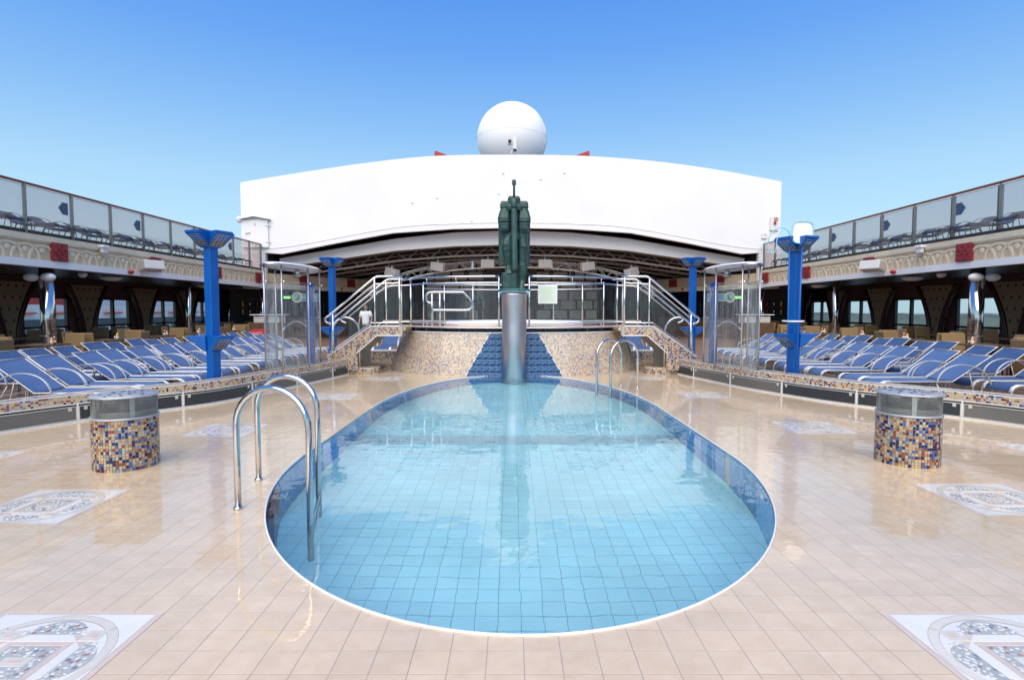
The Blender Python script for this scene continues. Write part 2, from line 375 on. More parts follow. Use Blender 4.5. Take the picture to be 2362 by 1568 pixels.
# pool water
m_water = bpy.data.materials.new('pool_water'); m_water.use_nodes = True; n, l = m_water.node_tree.nodes, m_water.node_tree.links; n.clear()
o_ = n.new('ShaderNodeOutputMaterial'); gl = n.new('ShaderNodeBsdfGlass'); gl.inputs['IOR'].default_value = 1.33; gl.inputs['Roughness'].default_value = 0
gl.inputs['Color'].default_value = (1, 1, 1, 1)
ge = n.new('ShaderNodeNewGeometry')
na = n.new('ShaderNodeTexNoise'); na.inputs['Scale'].default_value = 4.2; na.inputs['Detail'].default_value = 2; na.inputs['Roughness'].default_value = .45
nb = n.new('ShaderNodeTexNoise'); nb.inputs['Scale'].default_value = .45
l.new(ge.outputs['Position'], na.inputs['Vector']); l.new(ge.outputs['Position'], nb.inputs['Vector'])
mr = n.new('ShaderNodeMapRange'); mr.inputs['From Min'].default_value = .4; mr.inputs['From Max'].default_value = .65; mr.inputs['To Min'].default_value = .45; mr.inputs['To Max'].default_value = 1
l.new(nb.outputs['Fac'], mr.inputs['Value'])
mu = n.new('ShaderNodeMath'); mu.operation = 'MULTIPLY'; l.new(na.outputs['Fac'], mu.inputs[0]); l.new(mr.outputs[0], mu.inputs[1])
bp = n.new('ShaderNodeBump'); bp.inputs['Strength'].default_value = .23; bp.inputs['Distance'].default_value = .02
l.new(mu.outputs[0], bp.inputs['Height']); l.new(bp.outputs[0], gl.inputs['Normal']); l.new(gl.outputs[0], o_.inputs[0])

# ------------------------------------------------------------------ plan of the pool and the kerbs
PX = 0.06
def pool_outline(n=160, grow=0.0):
    out = []
    for k in range(n):
        t = 2 * PI * k / n
        c, s = math.cos(t), math.sin(t)
        if s < 0: x, y = (2.21 + grow) * c, 5.85 + (3.31 + grow) * s
        else: x, y = (2.21 + grow) * c, 8.6 + (4.40 + grow) * s
        out.append((PX + x, y))
    return out
POOL = pool_outline()
def pool_side(x, y):
    """signed distance-like: >0 outside; returns (d, point, outward normal)"""
    best = None
    n = len(POOL)
    for i in range(n):
        ax, ay = POOL[i]; bx, by = POOL[(i + 1) % n]
        dx, dy = bx - ax, by - ay; L2 = dx * dx + dy * dy
        t = max(0, min(1, ((x - ax) * dx + (y - ay) * dy) / L2)); qx, qy = ax + t * dx, ay + t * dy
        d2 = (x - qx) ** 2 + (y - qy) ** 2
        if best is None or d2 < best[0]:
            L = math.sqrt(L2); best = (d2, qx, qy, dy / L, -dx / L)
    d2, qx, qy, nx, ny = best
    s = (x - qx) * nx + (y - qy) * ny
    return (math.copysign(math.sqrt(d2), s), (qx, qy), (nx, ny))
def clip(poly, p0, nrm):
    out = []
    for i in range(len(poly)):
        a, b = poly[i], poly[(i + 1) % len(poly)]
        da = (a[0] - p0[0]) * nrm[0] + (a[1] - p0[1]) * nrm[1]; db = (b[0] - p0[0]) * nrm[0] + (b[1] - p0[1]) * nrm[1]
        if da >= 0: out.append(a)
        if (da >= 0) != (db >= 0):
            t = da / (da - db); out.append((a[0] + (b[0] - a[0]) * t, a[1] + (b[1] - a[1]) * t))
    return out
KERB = {-1: smoothpath([(-8.2, -1, 0), (-7.9, 2, 0), (-7.45, 3.8, 0), (-6.95, 5.3, 0), (-6.25, 6.8, 0), (-5.75, 7.7, 0), (-5.22, 8.35, 0), (-4.78, 9.0, 0), (-4.5, 9.93, 0), (-4.32, 10.75, 0), (-4.12, 11.6, 0), (-3.92, 12.5, 0), (-3.82, 13.2, 0)], 10),
        1: smoothpath([(8.4, -1, 0), (8.15, 2, 0), (7.75, 4.1, 0), (7.3, 5.6, 0), (6.62, 7.15, 0), (6.1, 7.95, 0), (5.52, 8.6, 0), (5.05, 9.35, 0), (4.68, 10.2, 0), (4.42, 10.94, 0), (4.18, 11.9, 0), (3.98, 12.7, 0), (3.88, 13.3, 0)], 10)}
def kerb_x(side, y):
    K = KERB[side]
    for a, b in zip(K, K[1:]):
        if a.y <= y <= b.y: return a.x + (b.x - a.x) * (y - a.y) / (b.y - a.y)
    return K[0].x if y < K[0].y else K[-1].x
TS = 0.1614
GX, GY = 0.052, 0.0
# drum of the spa platform (superellipse)
DC, DN = (0.05, 15.6), 2.4
def drum_pt(t, h, grow=0.0):
    """t in 0..pi along the front (right to left), h 0..1 bottom to top"""
    a = 3.35 + (2.92 - 3.35) * h + grow; b = 2.82 + (2.38 - 2.82) * h + grow
    c, s = math.cos(t), math.sin(t)
    return (DC[0] + a * math.copysign(abs(c) ** (2 / DN), c), DC[1] - b * math.copysign(abs(s) ** (2 / DN), s))
def in_drum(x, y):
    return (abs(x - DC[0]) / 3.35) ** DN + (abs(y - DC[1]) / 2.82) ** DN < 1
MEDS = [(-2.11, 2.33), (-3.55, 4.28), (-5.52, 5.57), (-3.58, 7.06), (-3.10, 9.75), (-2.83, 12.42), (2.30, 2.36), (3.78, 4.42), (5.80, 5.90), (3.82, 7.22), (3.33, 9.95), (2.98, 12.55)]
def snap(v, g): return g + round((v - g) / TS - .5) * TS + TS / 2
MEDS = [(snap(x, GX), snap(y, GY)) for x, y in MEDS]
def in_med(x, y): return any(abs(x - a) < 2.5 * TS and abs(y - b) < 2.5 * TS for a, b in MEDS)

# ------------------------------------------------------------------ the pool deck: tiles
def tile_geo(mb, poly, z, th, ch=.0004):
    """a thin tile from a convex polygon with a small chamfer"""
    n = len(poly); cx = sum(p[0] for p in poly) / n; cy = sum(p[1] for p in poly) / n
    def ins(p, d):
        dx, dy = cx - p[0], cy - p[1]; L = math.hypot(dx, dy) or 1; return (p[0] + dx / L * d * 1.4, p[1] + dy / L * d * 1.4)
    vs = [(p[0], p[1], z - th) for p in poly] + [(p[0], p[1], z - ch) for p in poly] + [ins(p, ch) + (z,) for p in poly]
    fs = [(i, (i + 1) % n, n + (i + 1) % n, n + i) for i in range(n)] + [(n + i, n + (i + 1) % n, 2 * n + (i + 1) % n, 2 * n + i) for i in range(n)] + [tuple(2 * n + i for i in range(n))]
    mb.add(vs, fs)
deck = thing('pool_deck', 'wet peach tiled pool deck around the oval pool', None, kind='structure')
G = .0024
full, cut = [], []
for i in range(-52, 52):
    for j in range(3, 92):
        x0, y0 = GX + i * TS, GY + j * TS; cx, cy = x0 + TS / 2, y0 + TS / 2
        side = -1 if cx < 0 else 1
        if cy > 13.25 and abs(cx) > 3.55: continue
        if abs(cx) > abs(kerb_x(side, cy)) + .12: continue
        if abs(cx) > 1.0 * cy + .6: continue
        if in_med(cx, cy) or in_drum(cx, cy + .05): continue
        dd, q, nr = pool_side(cx, cy)
        if dd < -.13: continue
        poly = [(x0 + G, y0 + G), (x0 + TS - G, y0 + G), (x0 + TS - G, y0 + TS - G), (x0 + G, y0 + TS - G)]
        if dd > .13: full.append((cx, cy))
        else:
            pl = clip(poly, (q[0] + nr[0] * .016, q[1] + nr[1] * .016), nr)
            if len(pl) >= 3: cut.append(pl)
def view_rank(c):
    x, y = c
    return (0 if (abs(x) < .93 * y + .1 and y > 1.75) else 1, math.hypot(x, y))
full.sort(key=view_rank)
tb = MB(); hs = TS / 2 - G; tile_geo(tb, [(-hs, -hs), (hs, -hs), (hs, hs), (-hs, hs)], 0, .004)
tme = tb.mesh('floor_tile', m_peach)
for c in full[:300]: mk('floor_tile', tme, deck, loc=(c[0], c[1], 0))
mb = MB()
for c in full[300:]: tile_geo(mb, [(c[0] - hs, c[1] - hs), (c[0] + hs, c[1] - hs), (c[0] + hs, c[1] + hs), (c[0] - hs, c[1] + hs)], 0, .004)
for pl in cut: tile_geo(mb, pl, 0, .004)
mb.build('floor_tiles', m_peach, deck, kind='stuff')
# grout bed with the pool hole
mb = MB(); N = len(POOL); PO = pool_outline(N, .004)
outer = []
for x, y in PO:
    dx, dy = x - PX, y - 7.4; s = min((8.6 / abs(dx)) if abs(dx) > 1e-6 else 1e9, ((9.4 if dy < 0 else 8.2) / abs(dy)) if abs(dy) > 1e-6 else 1e9)
    outer.append((PX + dx * s, 7.4 + dy * s))
mb.add([(x, y, -.0005) for x, y in PO] + [(x, y, -.0005) for x, y in outer], [(i, N + i, N + (i + 1) % N, (i + 1) % N) for i in range(N)])
mb.build('grout_bed', m_grout_dk, deck)

# ------------------------------------------------------------------ swimming pool
pool = thing('swimming_pool', 'oval swimming pool with turquoise tiled floor and blue mosaic walls', 'pool', (0, 0, 0))
PD = -1.08
mb = MB(); PW = pool_outline(240, .002)
N = len(PW)
mb.add([(x, y, -.003) for x, y in PW] + [(x, y, PD) for x, y in PW], [((i + 1) % N, i, N + i, N + (i + 1) % N) for i in range(N)])
mb.build('wall_bed', m_grout_dk, pool)
mb = MB(); per = 0; PWt = pool_outline(520, -.002)
rows = 21; tw = .050
NN = len(PWt)
for i in range(NN):
    a, b = PWt[i], PWt[(i + 1) % NN]
    for r_ in range(rows):
        z0 = -.012 - r_ * tw; z1 = z0 - tw + .003
        fx, fy = (b[0] - a[0]) * .05, (b[1] - a[1]) * .05
        mb.add([(a[0] + fx, a[1] + fy, z1), (b[0] - fx, b[1] - fy, z1), (b[0] - fx, b[1] - fy, z0), (a[0] + fx, a[1] + fy, z0)], [(1, 0, 3, 2)])
mb.build('wall_mosaic', m_poolmos, pool, kind='stuff')
# floor tiles
PT = .152; pf, pc = [], []
for i in range(-16, 17):
    for j in range(14, 90):
        x0, y0 = PX + i * PT, j * PT; cx, cy = x0 + PT / 2, y0 + PT / 2
        dd, q, nr = pool_side(cx, cy)
        if dd > .12: continue
        g = .0022; poly = [(x0 + g, y0 + g), (x0 + PT - g, y0 + g), (x0 + PT - g, y0 + PT - g), (x0 + g, y0 + PT - g)]
        stripe = 49 <= j <= 51
        if dd < -.12: pf.append((cx, cy, stripe))
        else:
            pl = clip(poly, q, (-nr[0], -nr[1]))
            if len(pl) >= 3: pc.append((pl, stripe))
pf.sort(key=lambda c: (c[2], math.hypot(c[0], c[1])))
tb = MB(); hs = PT / 2 - .0022; sq = [(-hs, -hs), (hs, -hs), (hs, hs), (-hs, hs)]; tile_geo(tb, sq, PD + .006, .006); pme = tb.mesh('pool_tile', m_poolfl)
for c in pf[:300]: mk('pool_tile', pme, pool, loc=(c[0], c[1], 0))
for st, nm, mt in ((False, 'pool_tiles', m_poolfl), (True, 'depth_stripe', m_poolst)):
    mb = MB()
    for c in pf[300:]:
        if c[2] == st: tile_geo(mb, [(c[0] + a, c[1] + b) for a, b in sq], PD + .006, .006)
    for pl, s_ in pc:
        if s_ == st: tile_geo(mb, pl, PD + .006, .006)
    mb.build(nm, mt, pool, kind='stuff')
mb = MB(); PF = pool_outline(120, .05); mb.add([(x, y, PD) for x, y in PF], [tuple(range(len(PF)))]); mb.build('floor_bed', m_poolgr, pool)
RIMP = [p for p in pool_outline(300, .007) if not in_drum(*p)]
k0 = max(range(len(RIMP)), key=lambda i: math.dist(RIMP[i], RIMP[(i + 1) % len(RIMP)]))
RIMP = RIMP[k0 + 1:] + RIMP[:k0 + 1]
mb = MB(); mb.tube([(x, y, .0) for x, y in RIMP], .011, 8, False, .007, up=(0, 0, 1)); mb.build('rim_trim', m_trim, pool, True)
def wall_fit(t, z, r=.05):
    c = pool_outline(360, -.004)[t]; d, q, nr = pool_side(*c)
    mb = MB().lathe([(r, 0), (r, .012), (r * .7, .02), (r * .3, .022)], 16)
    mb.xf(Matrix.Translation((c[0], c[1], z)) @ Vector((-nr[0], -nr[1], 0)).to_track_quat('Z', 'Y').to_matrix().to_4x4())
    mb.build('jet_fitting', m_trim, pool, True)
for t in (6, 20, 174, 160, 340, 200): wall_fit(t, -.25)
# water surface
mb = MB(); PWa = pool_outline(160, -.001); mb.add([(x, y, -.014) for x, y in PWa], [tuple(range(len(PWa)))])
mb.build('water', m_water, None, kind='structure', label='clear rippled water filling the oval pool')

# pool ladders: hoops of polished tube
def hoop(path_a, path_b, name, parent, top):
    """path_a deck foot, path_b pool-side foot (x,y); arch between them"""
    a = Vector((*path_a, 0)); b = Vector((*path_b, 0)); d = (b - a); L = d.length; u = d / L; r = L / 2
    pts = [a + Vector((0, 0, .0))]
    hz = top - r * .92
    pts.append(a + Vector((0, 0, hz)))
    for k in range(1, 16):
        t = PI * k / 16; pts.append(a + u * (r - r * math.cos(t)) + Vector((0, 0, hz + r * .92 * math.sin(t))))
    pts.append(b + Vector((0, 0, hz))); pts.append(b + Vector((0, 0, -.75)))
    MB().tube(pts, .024, 12).build(name, m_steel, parent, True)
    MB().lathe([(.034, .002), (.034, .012), (.026, .022)], 14, (a.x, a.y, 0)).build('base_flange', m_steel, parent, True)
lad = thing('pool_ladder', 'polished steel pool ladder with two arched rails at the near pool edge', 'ladder', group='pool ladders')
hoop((-2.07, 4.20), (-1.46, 4.02), 'rail', lad, .93)
hoop((-2.24, 4.93), (-1.66, 4.78), 'rail', lad, .93)
for z in (-.25, -.5): MB().tube([(-1.46, 4.02, z), (-1.66, 4.78, z)], .03, 8, False, .012).build('step', m_steelb, lad)
mb = MB()
mb.box(-.02, .02, -.33, .33, -.85, -.06, Matrix.Translation((-1.915, 4.48, 0)) @ Matrix.Rotation(R(19), 4, 'Z')); mb.build('recess_panel', m_brown, lad)
lad2 = thing('pool_ladder', 'polished steel pool ladder with two arched rails at the far end of the pool', 'ladder', group='pool ladders')
hoop((2.45, 10.95), (1.83, 9.95), 'rail', lad2, .93) if False else hoop((2.42, 10.85), (1.84, 10.5), 'rail', lad2, .93)
hoop((2.16, 11.15), (1.62, 10.75), 'rail', lad2, .93)
for z in (-.25, -.5): MB().tube([(1.84, 10.5, z), (1.62, 10.75, z)], .03, 8, False, .012).build('step', m_steelb, lad2)

# ------------------------------------------------------------------ inlaid medallions
def med_parts():
    S = 2.5 * TS - .002; g = .0018; out = []
    def piece(nm, poly, mat, z=0.0):
        mb = MB(); tile_geo(mb, poly, z, .004, .0008); out.append((nm, mb.mesh(nm, mat)))
    def arc(r, a0, a1, n=10): return [(r * math.cos(a0 + (a1 - a0) * k / n), r * math.sin(a0 + (a1 - a0) * k / n)) for k in range(n + 1)]
    bw = .03; q = S - bw
    for k in range(4):
        A = Matrix.Rotation(k * PI / 2, 2)
        def rt(pl): return [tuple(A @ Vector(p)) for p in pl]
        piece('border_strip', rt([(-S, -S), (S, -S), (q, -q - g), (-q, -q - g)]), m_med_peach)
        Ro, Ri = q - .006, q - .046
        # corner whites: edge from tangent point to corner, diagonal to circle (triangulated fan keeps it convex enough)
        for sg in (1, -1):
            a0 = -PI / 2; a1 = -PI / 2 + sg * PI / 4
            ar = arc(Ro + g, a0, a1, 6)
            poly = [(0, -q)] + [(sg * q, -q)] + ar[::-1]
            if sg < 0: poly = poly[::-1]
            mb = MB(); n_ = len(poly); mb.add([(x, y, 0) for x, y in poly], [tuple(range(n_))]); mb.xf(Matrix.Rotation(k * PI / 2, 4, 'Z')); out.append(('corner_piece', mb.mesh('corner_piece', m_med_white)))
        a0, a1 = -PI / 4 + .006, PI / 4 - .006
        mb = MB(); o1, i1 = arc(Ro, a0, a1, 12), arc(Ri, a0, a1, 12)
        mb.add([(x, y, 0) for x, y in o1 + i1], [(13 + i, i, i + 1, 13 + i + 1) for i in range(12)]); mb.xf(Matrix.Rotation(k * PI / 2, 4, 'Z')); out.append(('ring_segment', mb.mesh('ring_segment', m_med_cream)))
        # inside: four pebble lunettes, four small framed blocks, white trapezia and peach triangles
        ca = .20; hh = .155
        hh = .135; cxl = (ca ** 2 + hh ** 2 - (Ri - .004) ** 2) / (2 * (ca - Ri + .004)); rl = Ri - .004 - cxl; th = math.asin(hh / rl)
        seg = [(cxl + p_[0], p_[1]) for p_ in arc(rl, -th, th, 12)]
        piece('cement_bed', rt([(ca + g, -hh), *seg[1:-1], (ca + g, hh)]), m_med_cem, -.0006)
        c45 = (.195, .195); bs = .042
        A2 = A
        blk = [(c45[0] - bs, c45[1] - bs), (c45[0] + bs, c45[1] - bs), (c45[0] + bs, c45[1] + bs), (c45[0] - bs, c45[1] + bs)]
        piece('framed_block', rt(blk), m_med_cream, .0004)
        blk2 = [(c45[0] - .022, c45[1] - .022), (c45[0] + .022, c45[1] - .022), (c45[0] + .022, c45[1] + .022), (c45[0] - .022, c45[1] + .022)]
        piece('block_inset', rt(blk2), m_med_peach, .0010)
        piece('white_trapezium', rt([(.148, -.148), (ca - g, -.10), (ca - g, .10), (.148, .148)]), m_med_white)
        piece('peach_triangle', rt([(.152, .148), (ca - g, .102), (ca - g, .150)]), m_med_peach)
        piece('peach_triangle', rt([(.152, -.148), (ca - g, -.150), (ca - g, -.102)]), m_med_peach)
        piece('centre_frame', rt([(.118, -.118), (.145, -.145), (.145, .145), (.118, .118)]), m_med_peach)
        # white gusset between ring and block
    piece('white_ground', arc(S - .03 - .046 - .002, 0, 2 * PI * 47 / 48, 47), m_med_white, -.0012)
    piece('cement_bed', [(-.116, -.116), (.116, -.116), (.116, .116), (-.116, .116)], m_med_cem, -.0006)
    piece('centre_block', [(-.062, -.032), (.062, -.032), (.062, .032), (-.062, .032)], m_med_cream, .0004)
    piece('centre_inset', [(-.032, -.012), (.032, -.012), (.032, .012), (-.032, .012)], m_med_peach, .0010)
    mb = MB(); r2 = random.Random(3); pts = []
    def peb(x, y):
        for (a, b) in pts:
            if (a - x) ** 2 + (b - y) ** 2 < .019 ** 2: return
        pts.append((x, y)); a = r2.uniform(0, PI); rx = r2.uniform(.010, .0155); ry = rx * r2.uniform(.5, .75)
        b0 = len(mb.v); mb.lathe([(1, -.001), (.93, .0012), (.6, .0026), (.05, .0032)], 8, capb=False)
        for i in range(b0, len(mb.v)):
            X, Y, Z = mb.v[i]; X *= rx; Y *= ry; mb.v[i] = (x + X * math.cos(a) - Y * math.sin(a), y + X * math.sin(a) + Y * math.cos(a), Z * .5 - .0004)
    for _ in range(700):
        x, y = r2.uniform(-.105, .105), r2.uniform(-.105, .105)
        if abs(x) < .074 and abs(y) < .044: continue
        peb(x, y)
    for k in range(4):
        for _ in range(260):
            x, y = r2.uniform(.212, .32), r2.uniform(-.145, .145)
            if math.hypot(x - .115, y) > .19: continue
            c, s = math.cos(k * PI / 2), math.sin(k * PI / 2); peb(c * x - s * y, s * x + c * y)
    out.append(('pebble_inlay', mb.mesh('pebble_inlay', m_pebble, True)))
    mb = MB(); mb.box(-S, S, -S, S, -.012, -.0014); out.append(('mortar_bed', mb.mesh('mortar_bed', m_grout)))
    return out
MP = med_parts()
MLAB = ['nearest the camera, cut by the lower-left corner of the frame', 'in front of the left mosaic bollard', 'cut by the left frame edge beyond the left bollard', 'behind the near ladder, between left bollard and pool', 'left of the pool beside its far half', 'on the left close to the spa drum',
        'nearest the camera, cut by the lower-right corner of the frame', 'in front of the right mosaic bollard', 'cut by the right frame edge beside the right bollard', 'between the pool and the right mosaic bollard', 'right of the pool beside its far half', 'on the right close to the spa drum']
for (x, y), lab in zip(MEDS, MLAB):
    t = thing('floor_medallion', 'white inlaid floor medallion ' + lab, 'medallion', (x, y, .001), group='inlaid medallions in the deck')
    for nm, me in MP: mk(nm, me, t, kind='stuff' if nm == 'pebble_inlay' else None)

# ------------------------------------------------------------------ mosaic bollards
def bollard(x, y, side):
    t = thing('mosaic_bollard', 'round mosaic bollard with steel mesh top standing %s of the pool' % SIDE[side], 'bollard', (x, y, 0), group='mosaic bollards')
    r, h = .272, .475; MB().lathe([(r, 0), (r, h)], 64).build('core', m_grout, t, True)
    nc, nr_ = 66, 17; pit = h / nr_; ang = 2 * PI / nc
    w2, h2 = r * ang * .44, pit * .45
    tm = MB(); tm.add([(0, -w2, -h2), (0, w2, -h2), (0, w2, h2), (0, -w2, h2), (.005, -w2 + .001, -h2 + .001), (.005, w2 - .001, -h2 + .001), (.005, w2 - .001, h2 - .001), (.005, -w2 + .001, h2 - .001)], [(4, 5, 6, 7), (0, 1, 5, 4), (1, 2, 6, 5), (2, 3, 7, 6), (3, 0, 4, 7)])
    me = tm.mesh('mosaic_tile', m_bol); rest = MB()
    tocam = math.atan2(-y, -x); L = []
    for i in range(nc):
        for j in range(nr_):
            a = ang * i; d = abs((a - tocam + PI) % (2 * PI) - PI); L.append((d, a, (j + .5) * pit))
    L.sort()
    for k, (d, a, z) in enumerate(L):
        Mx = Matrix.Translation((r * math.cos(a), r * math.sin(a), z)) @ Matrix.Rotation(a, 4, 'Z')
        if k < 300:
            o = mk('mosaic_tile', me, t); o.matrix_local = Mx
        else: rest.add([Mx @ Vector(p) for p in tm.v], tm.f)
    rest.build('mosaic_tiles', m_bol, t, kind='stuff')
    MB().lathe([(r + .012, h), (r + .012, h + .018), (r - .01, h + .02)], 48).build('steel_collar', m_lid, t, True)
    # expanded-metal mesh drum
    mb = MB(); n, rws = 84, 11; z0, z1 = h + .02, h + .205; rm = r - .006
    for k in range(n):
        for d in (1, -1):
            pts = []
            for q in range(rws + 1):
                a = 2 * PI * (k + d * q * .5) / n; pts.append((rm * math.cos(a), rm * math.sin(a), z0 + (z1 - z0) * q / rws))
            mb.tube(pts, .0022, 3)
    mb.build('mesh_drum', m_galv, t)
    MB().lathe([(rm - .02, h + .02), (rm - .02, h + .075)], 32, capb=False, capt=False).build('inner_ring', m_galv, t)
    for k in range(5):
        a = .5 + 2 * PI * k / 5; MB().box(-.02, .02, -.004, .004, z0, z1, Matrix.Translation((rm * math.cos(a), rm * math.sin(a), 0)) @ Matrix.Rotation(a + PI / 2, 4, 'Z')).build('mesh_strut', m_galv, t)
    MB().lathe([(.06, z0), (.07, z1 - .03)], 20).build('vent_pipe', m_galv, t, True)
    MB().lathe([(r + .016, z1), (r + .018, z1 + .004), (r + .014, z1 + .014), (.0, z1 + .022)], 48, capt=False).build('lid', m_lid, t, True)
    mb = MB()
    for k in range(16):
        a = k * 2.4; q = .05 + .012 * k; s = Matrix.Translation((q * math.cos(a), q * math.sin(a), z1 + .0155 + .0065 * (1 - q / r))) @ Matrix.Rotation(a + .6, 4, 'Z')
        mb.box(-.016, .016, -.008, .008, -.004, .003, s)
    mb.build('lid_holes', m_hole, t)
bollard(-3.74, 5.42, -1); bollard(3.93, 5.56, 1)

# ------------------------------------------------------------------ mosaic kerbs with grilles
def arclen(P):
    S = [0]
    for a, b in zip(P, P[1:]): S.append(S[-1] + (b - a).length)
    return S
def at_s(P, S, s):
    s = max(0, min(S[-1] - 1e-6, s))
    lo, hi = 0, len(S) - 1
    while hi - lo > 1:
        m = (lo + hi) // 2
        if S[m] <= s: lo = m
        else: hi = m
    t = (s - S[lo]) / (S[hi] - S[lo]); p = P[lo].lerp(P[hi], t); return p, (P[hi] - P[lo]).normalized()
def sweep(mb, P, S, s0, s1, prof, side, n):
    """closed profile (offset to the pool, z) swept along the kerb line"""
    k = len(prof); vs = []
    for i in range(n + 1):
        p, t = at_s(P, S, s0 + (s1 - s0) * i / n); nr = Vector((t.y, -t.x, 0)) * (1 if side < 0 else -1)
        for o, z in prof: vs.append((p.x + nr.x * o, p.y + nr.y * o, z))
    fs = [(i * k + j, i * k + (j + 1) % k, (i + 1) * k + (j + 1) % k, (i + 1) * k + j) for i in range(n) for j in range(k)]
    if side > 0: fs = [f[::-1] for f in fs]
    fs += [tuple(range(k)), tuple(n * k + j for j in range(k - 1, -1, -1))]
    mb.add(vs, fs)
def rect(o0, o1, z0, z1): return [(o0, z0), (o1, z0), (o1, z1), (o0, z1)]
for side in (-1, 1):
    P = KERB[side]; S = arclen(P); T = S[-1]; s_in = 3.2
    t = thing('mosaic_kerb', 'curved low mosaic kerb with steel grilles bounding the %s lounger area' % SIDE[side], 'kerb', group='curved kerbs')
    mb = MB(); sweep(mb, P, S, 0, T, rect(-.26, 0, 0, .362), side, 110); mb.build('core', m_grout, t)
    for nm, pr, mt in (('base_trim', rect(0, .014, .001, .018), m_trim), ('middle_trim', rect(0, .012, .236, .249), m_trim), ('edge_trim', rect(-.006, .008, .360, .372), m_trim), ('back_trim', rect(-.262, -.246, .360, .372), m_trim), ('shadow_gap', rect(-.001, .002, .214, .237), m_hole)):
        mb = MB(); sweep(mb, P, S, 0, T, pr, side, 110); mb.build(nm, mt, t)
    # grille panels
    q = T - .06; k = 0
    while q > 2.5:
        Lp = 1.32 if k else .78
        a, b = q - Lp, q
        g = thing('grille_panel', None, None); g.parent = t
        mb = MB(); sweep(mb, P, S, a + .02, b - .02, rect(0, .006, .03, .205), side, 12); mb.build('mesh_sheet', m_grilled if k % 4 in (0, 3) else m_grille, g)
        mb = MB()
        for pr in (rect(0, .011, .022, .031), rect(0, .011, .202, .211)): sweep(mb, P, S, a + .012, b - .012, pr, side, 12)
        sweep(mb, P, S, a + .01, a + .022, rect(0, .011, .022, .211), side, 1); sweep(mb, P, S, b - .022, b - .01, rect(0, .011, .022, .211), side, 1)
        mb.build('panel_frame', m_gfr, g)
        for e in (a + .09, b - .09):
            mb = MB(); sweep(mb, P, S, e - .02, e + .02, rect(.005, .013, .155, .20), side, 1); mb.build('latch', m_gfr, g)
        mb = MB(); sweep(mb, P, S, a - .008, a + .008, rect(0, .016, .018, .238), side, 1); mb.build('divider', m_trim, t)
        q = a; k += 1
    # mosaic on face and cap
    mb = MB(); pit = .0272; n = int((T - s_in) / pit)
    for i in range(n):
        s0 = s_in + i * pit; p0, t0 = at_s(P, S, s0 + pit * .06); p1, t1 = at_s(P, S, s0 + pit * .94)
        for pp, tt in ((p0, t0), (p1, t1)): pass
        n0 = Vector((t0.y, -t0.x, 0)) * (1 if side < 0 else -1); n1 = Vector((t1.y, -t1.x, 0)) * (1 if side < 0 else -1)
        for j in range(4):
            z0 = .2505 + j * pit + .0016; z1 = z0 + pit - .0032
            vs = [(p0 + n0 * .001).to_tuple()[:2] + (z0,), (p1 + n1 * .001).to_tuple()[:2] + (z0,), (p1 + n1 * .001).to_tuple()[:2] + (z1,), (p0 + n0 * .001).to_tuple()[:2] + (z1,),
                  (p0 + n0 * .005).to_tuple()[:2] + (z0 + .001,), (p1 + n1 * .005).to_tuple()[:2] + (z0 + .001,), (p1 + n1 * .005).to_tuple()[:2] + (z1 - .001,), (p0 + n0 * .005).to_tuple()[:2] + (z1 - .001,)]
            fs = [(4, 5, 6, 7), (0, 1, 5, 4), (1, 2, 6, 5), (2, 3, 7, 6), (3, 0, 4, 7)]
            mb.add(vs, fs if side > 0 else [f[::-1] for f in fs])
        for j in range(9):
            o0 = -.010 - j * .0258; o1 = o0 - .0230
            vs = [(p0 + n0 * o0).to_tuple()[:2] + (.3665,), (p1 + n1 * o0).to_tuple()[:2] + (.3665,), (p1 + n1 * o1).to_tuple()[:2] + (.3665,), (p0 + n0 * o1).to_tuple()[:2] + (.3665,)]
            mb.add(vs, [(0, 1, 2, 3)] if side > 0 else [(3, 2, 1, 0)])
    mb.build('mosaic_tiles', m_kerb, t, kind='stuff')
    # lounge deck behind the kerb
    mb = MB(); vs = []; fs = []
    ys = [-6 + 1.0 * i for i in range(56)]
    for y in ys:
        kx = kerb_x(side, y) + side * .1 if y <= 13.2 else side * 0.0
        vs += [(kx, y, -.008), (side * 16.7, y, -.008)]
    fs = [(2 * i, 2 * i + 1, 2 * i + 3, 2 * i + 2) for i in range(len(ys) - 1)]
    if side > 0: pass
    else: fs = [f[::-1] for f in fs]
    mb.add(vs, fs); mb.build('lounge_deck_' + SIDE[side], m_floorl, None, kind='structure', label='brown lounge deck under the loungers on the %s' % SIDE[side])

# ------------------------------------------------------------------ spa platform (mosaic drum, blue wave tiles, slab, tub)
spa = thing('spa_platform', 'raised round spa platform clad in beige mosaic with blue wave tiles at its front', 'spa platform')
HD = .96
mb = MB(); nt = 96; hs_ = [0, .5, 1]
for h in hs_:
    for k in range(nt + 1):
        x, y = drum_pt(-.25 + (PI + .5) * k / nt, h); mb.v.append((x, y, h * HD - (.35 if h == 0 else 0)))
for i in range(2):
    for k in range(nt): mb.f.append((i * (nt + 1) + k, (i + 1) * (nt + 1) + k, (i + 1) * (nt + 1) + k + 1, i * (nt + 1) + k + 1))
mb.build('wall_core', m_grout, spa, True)
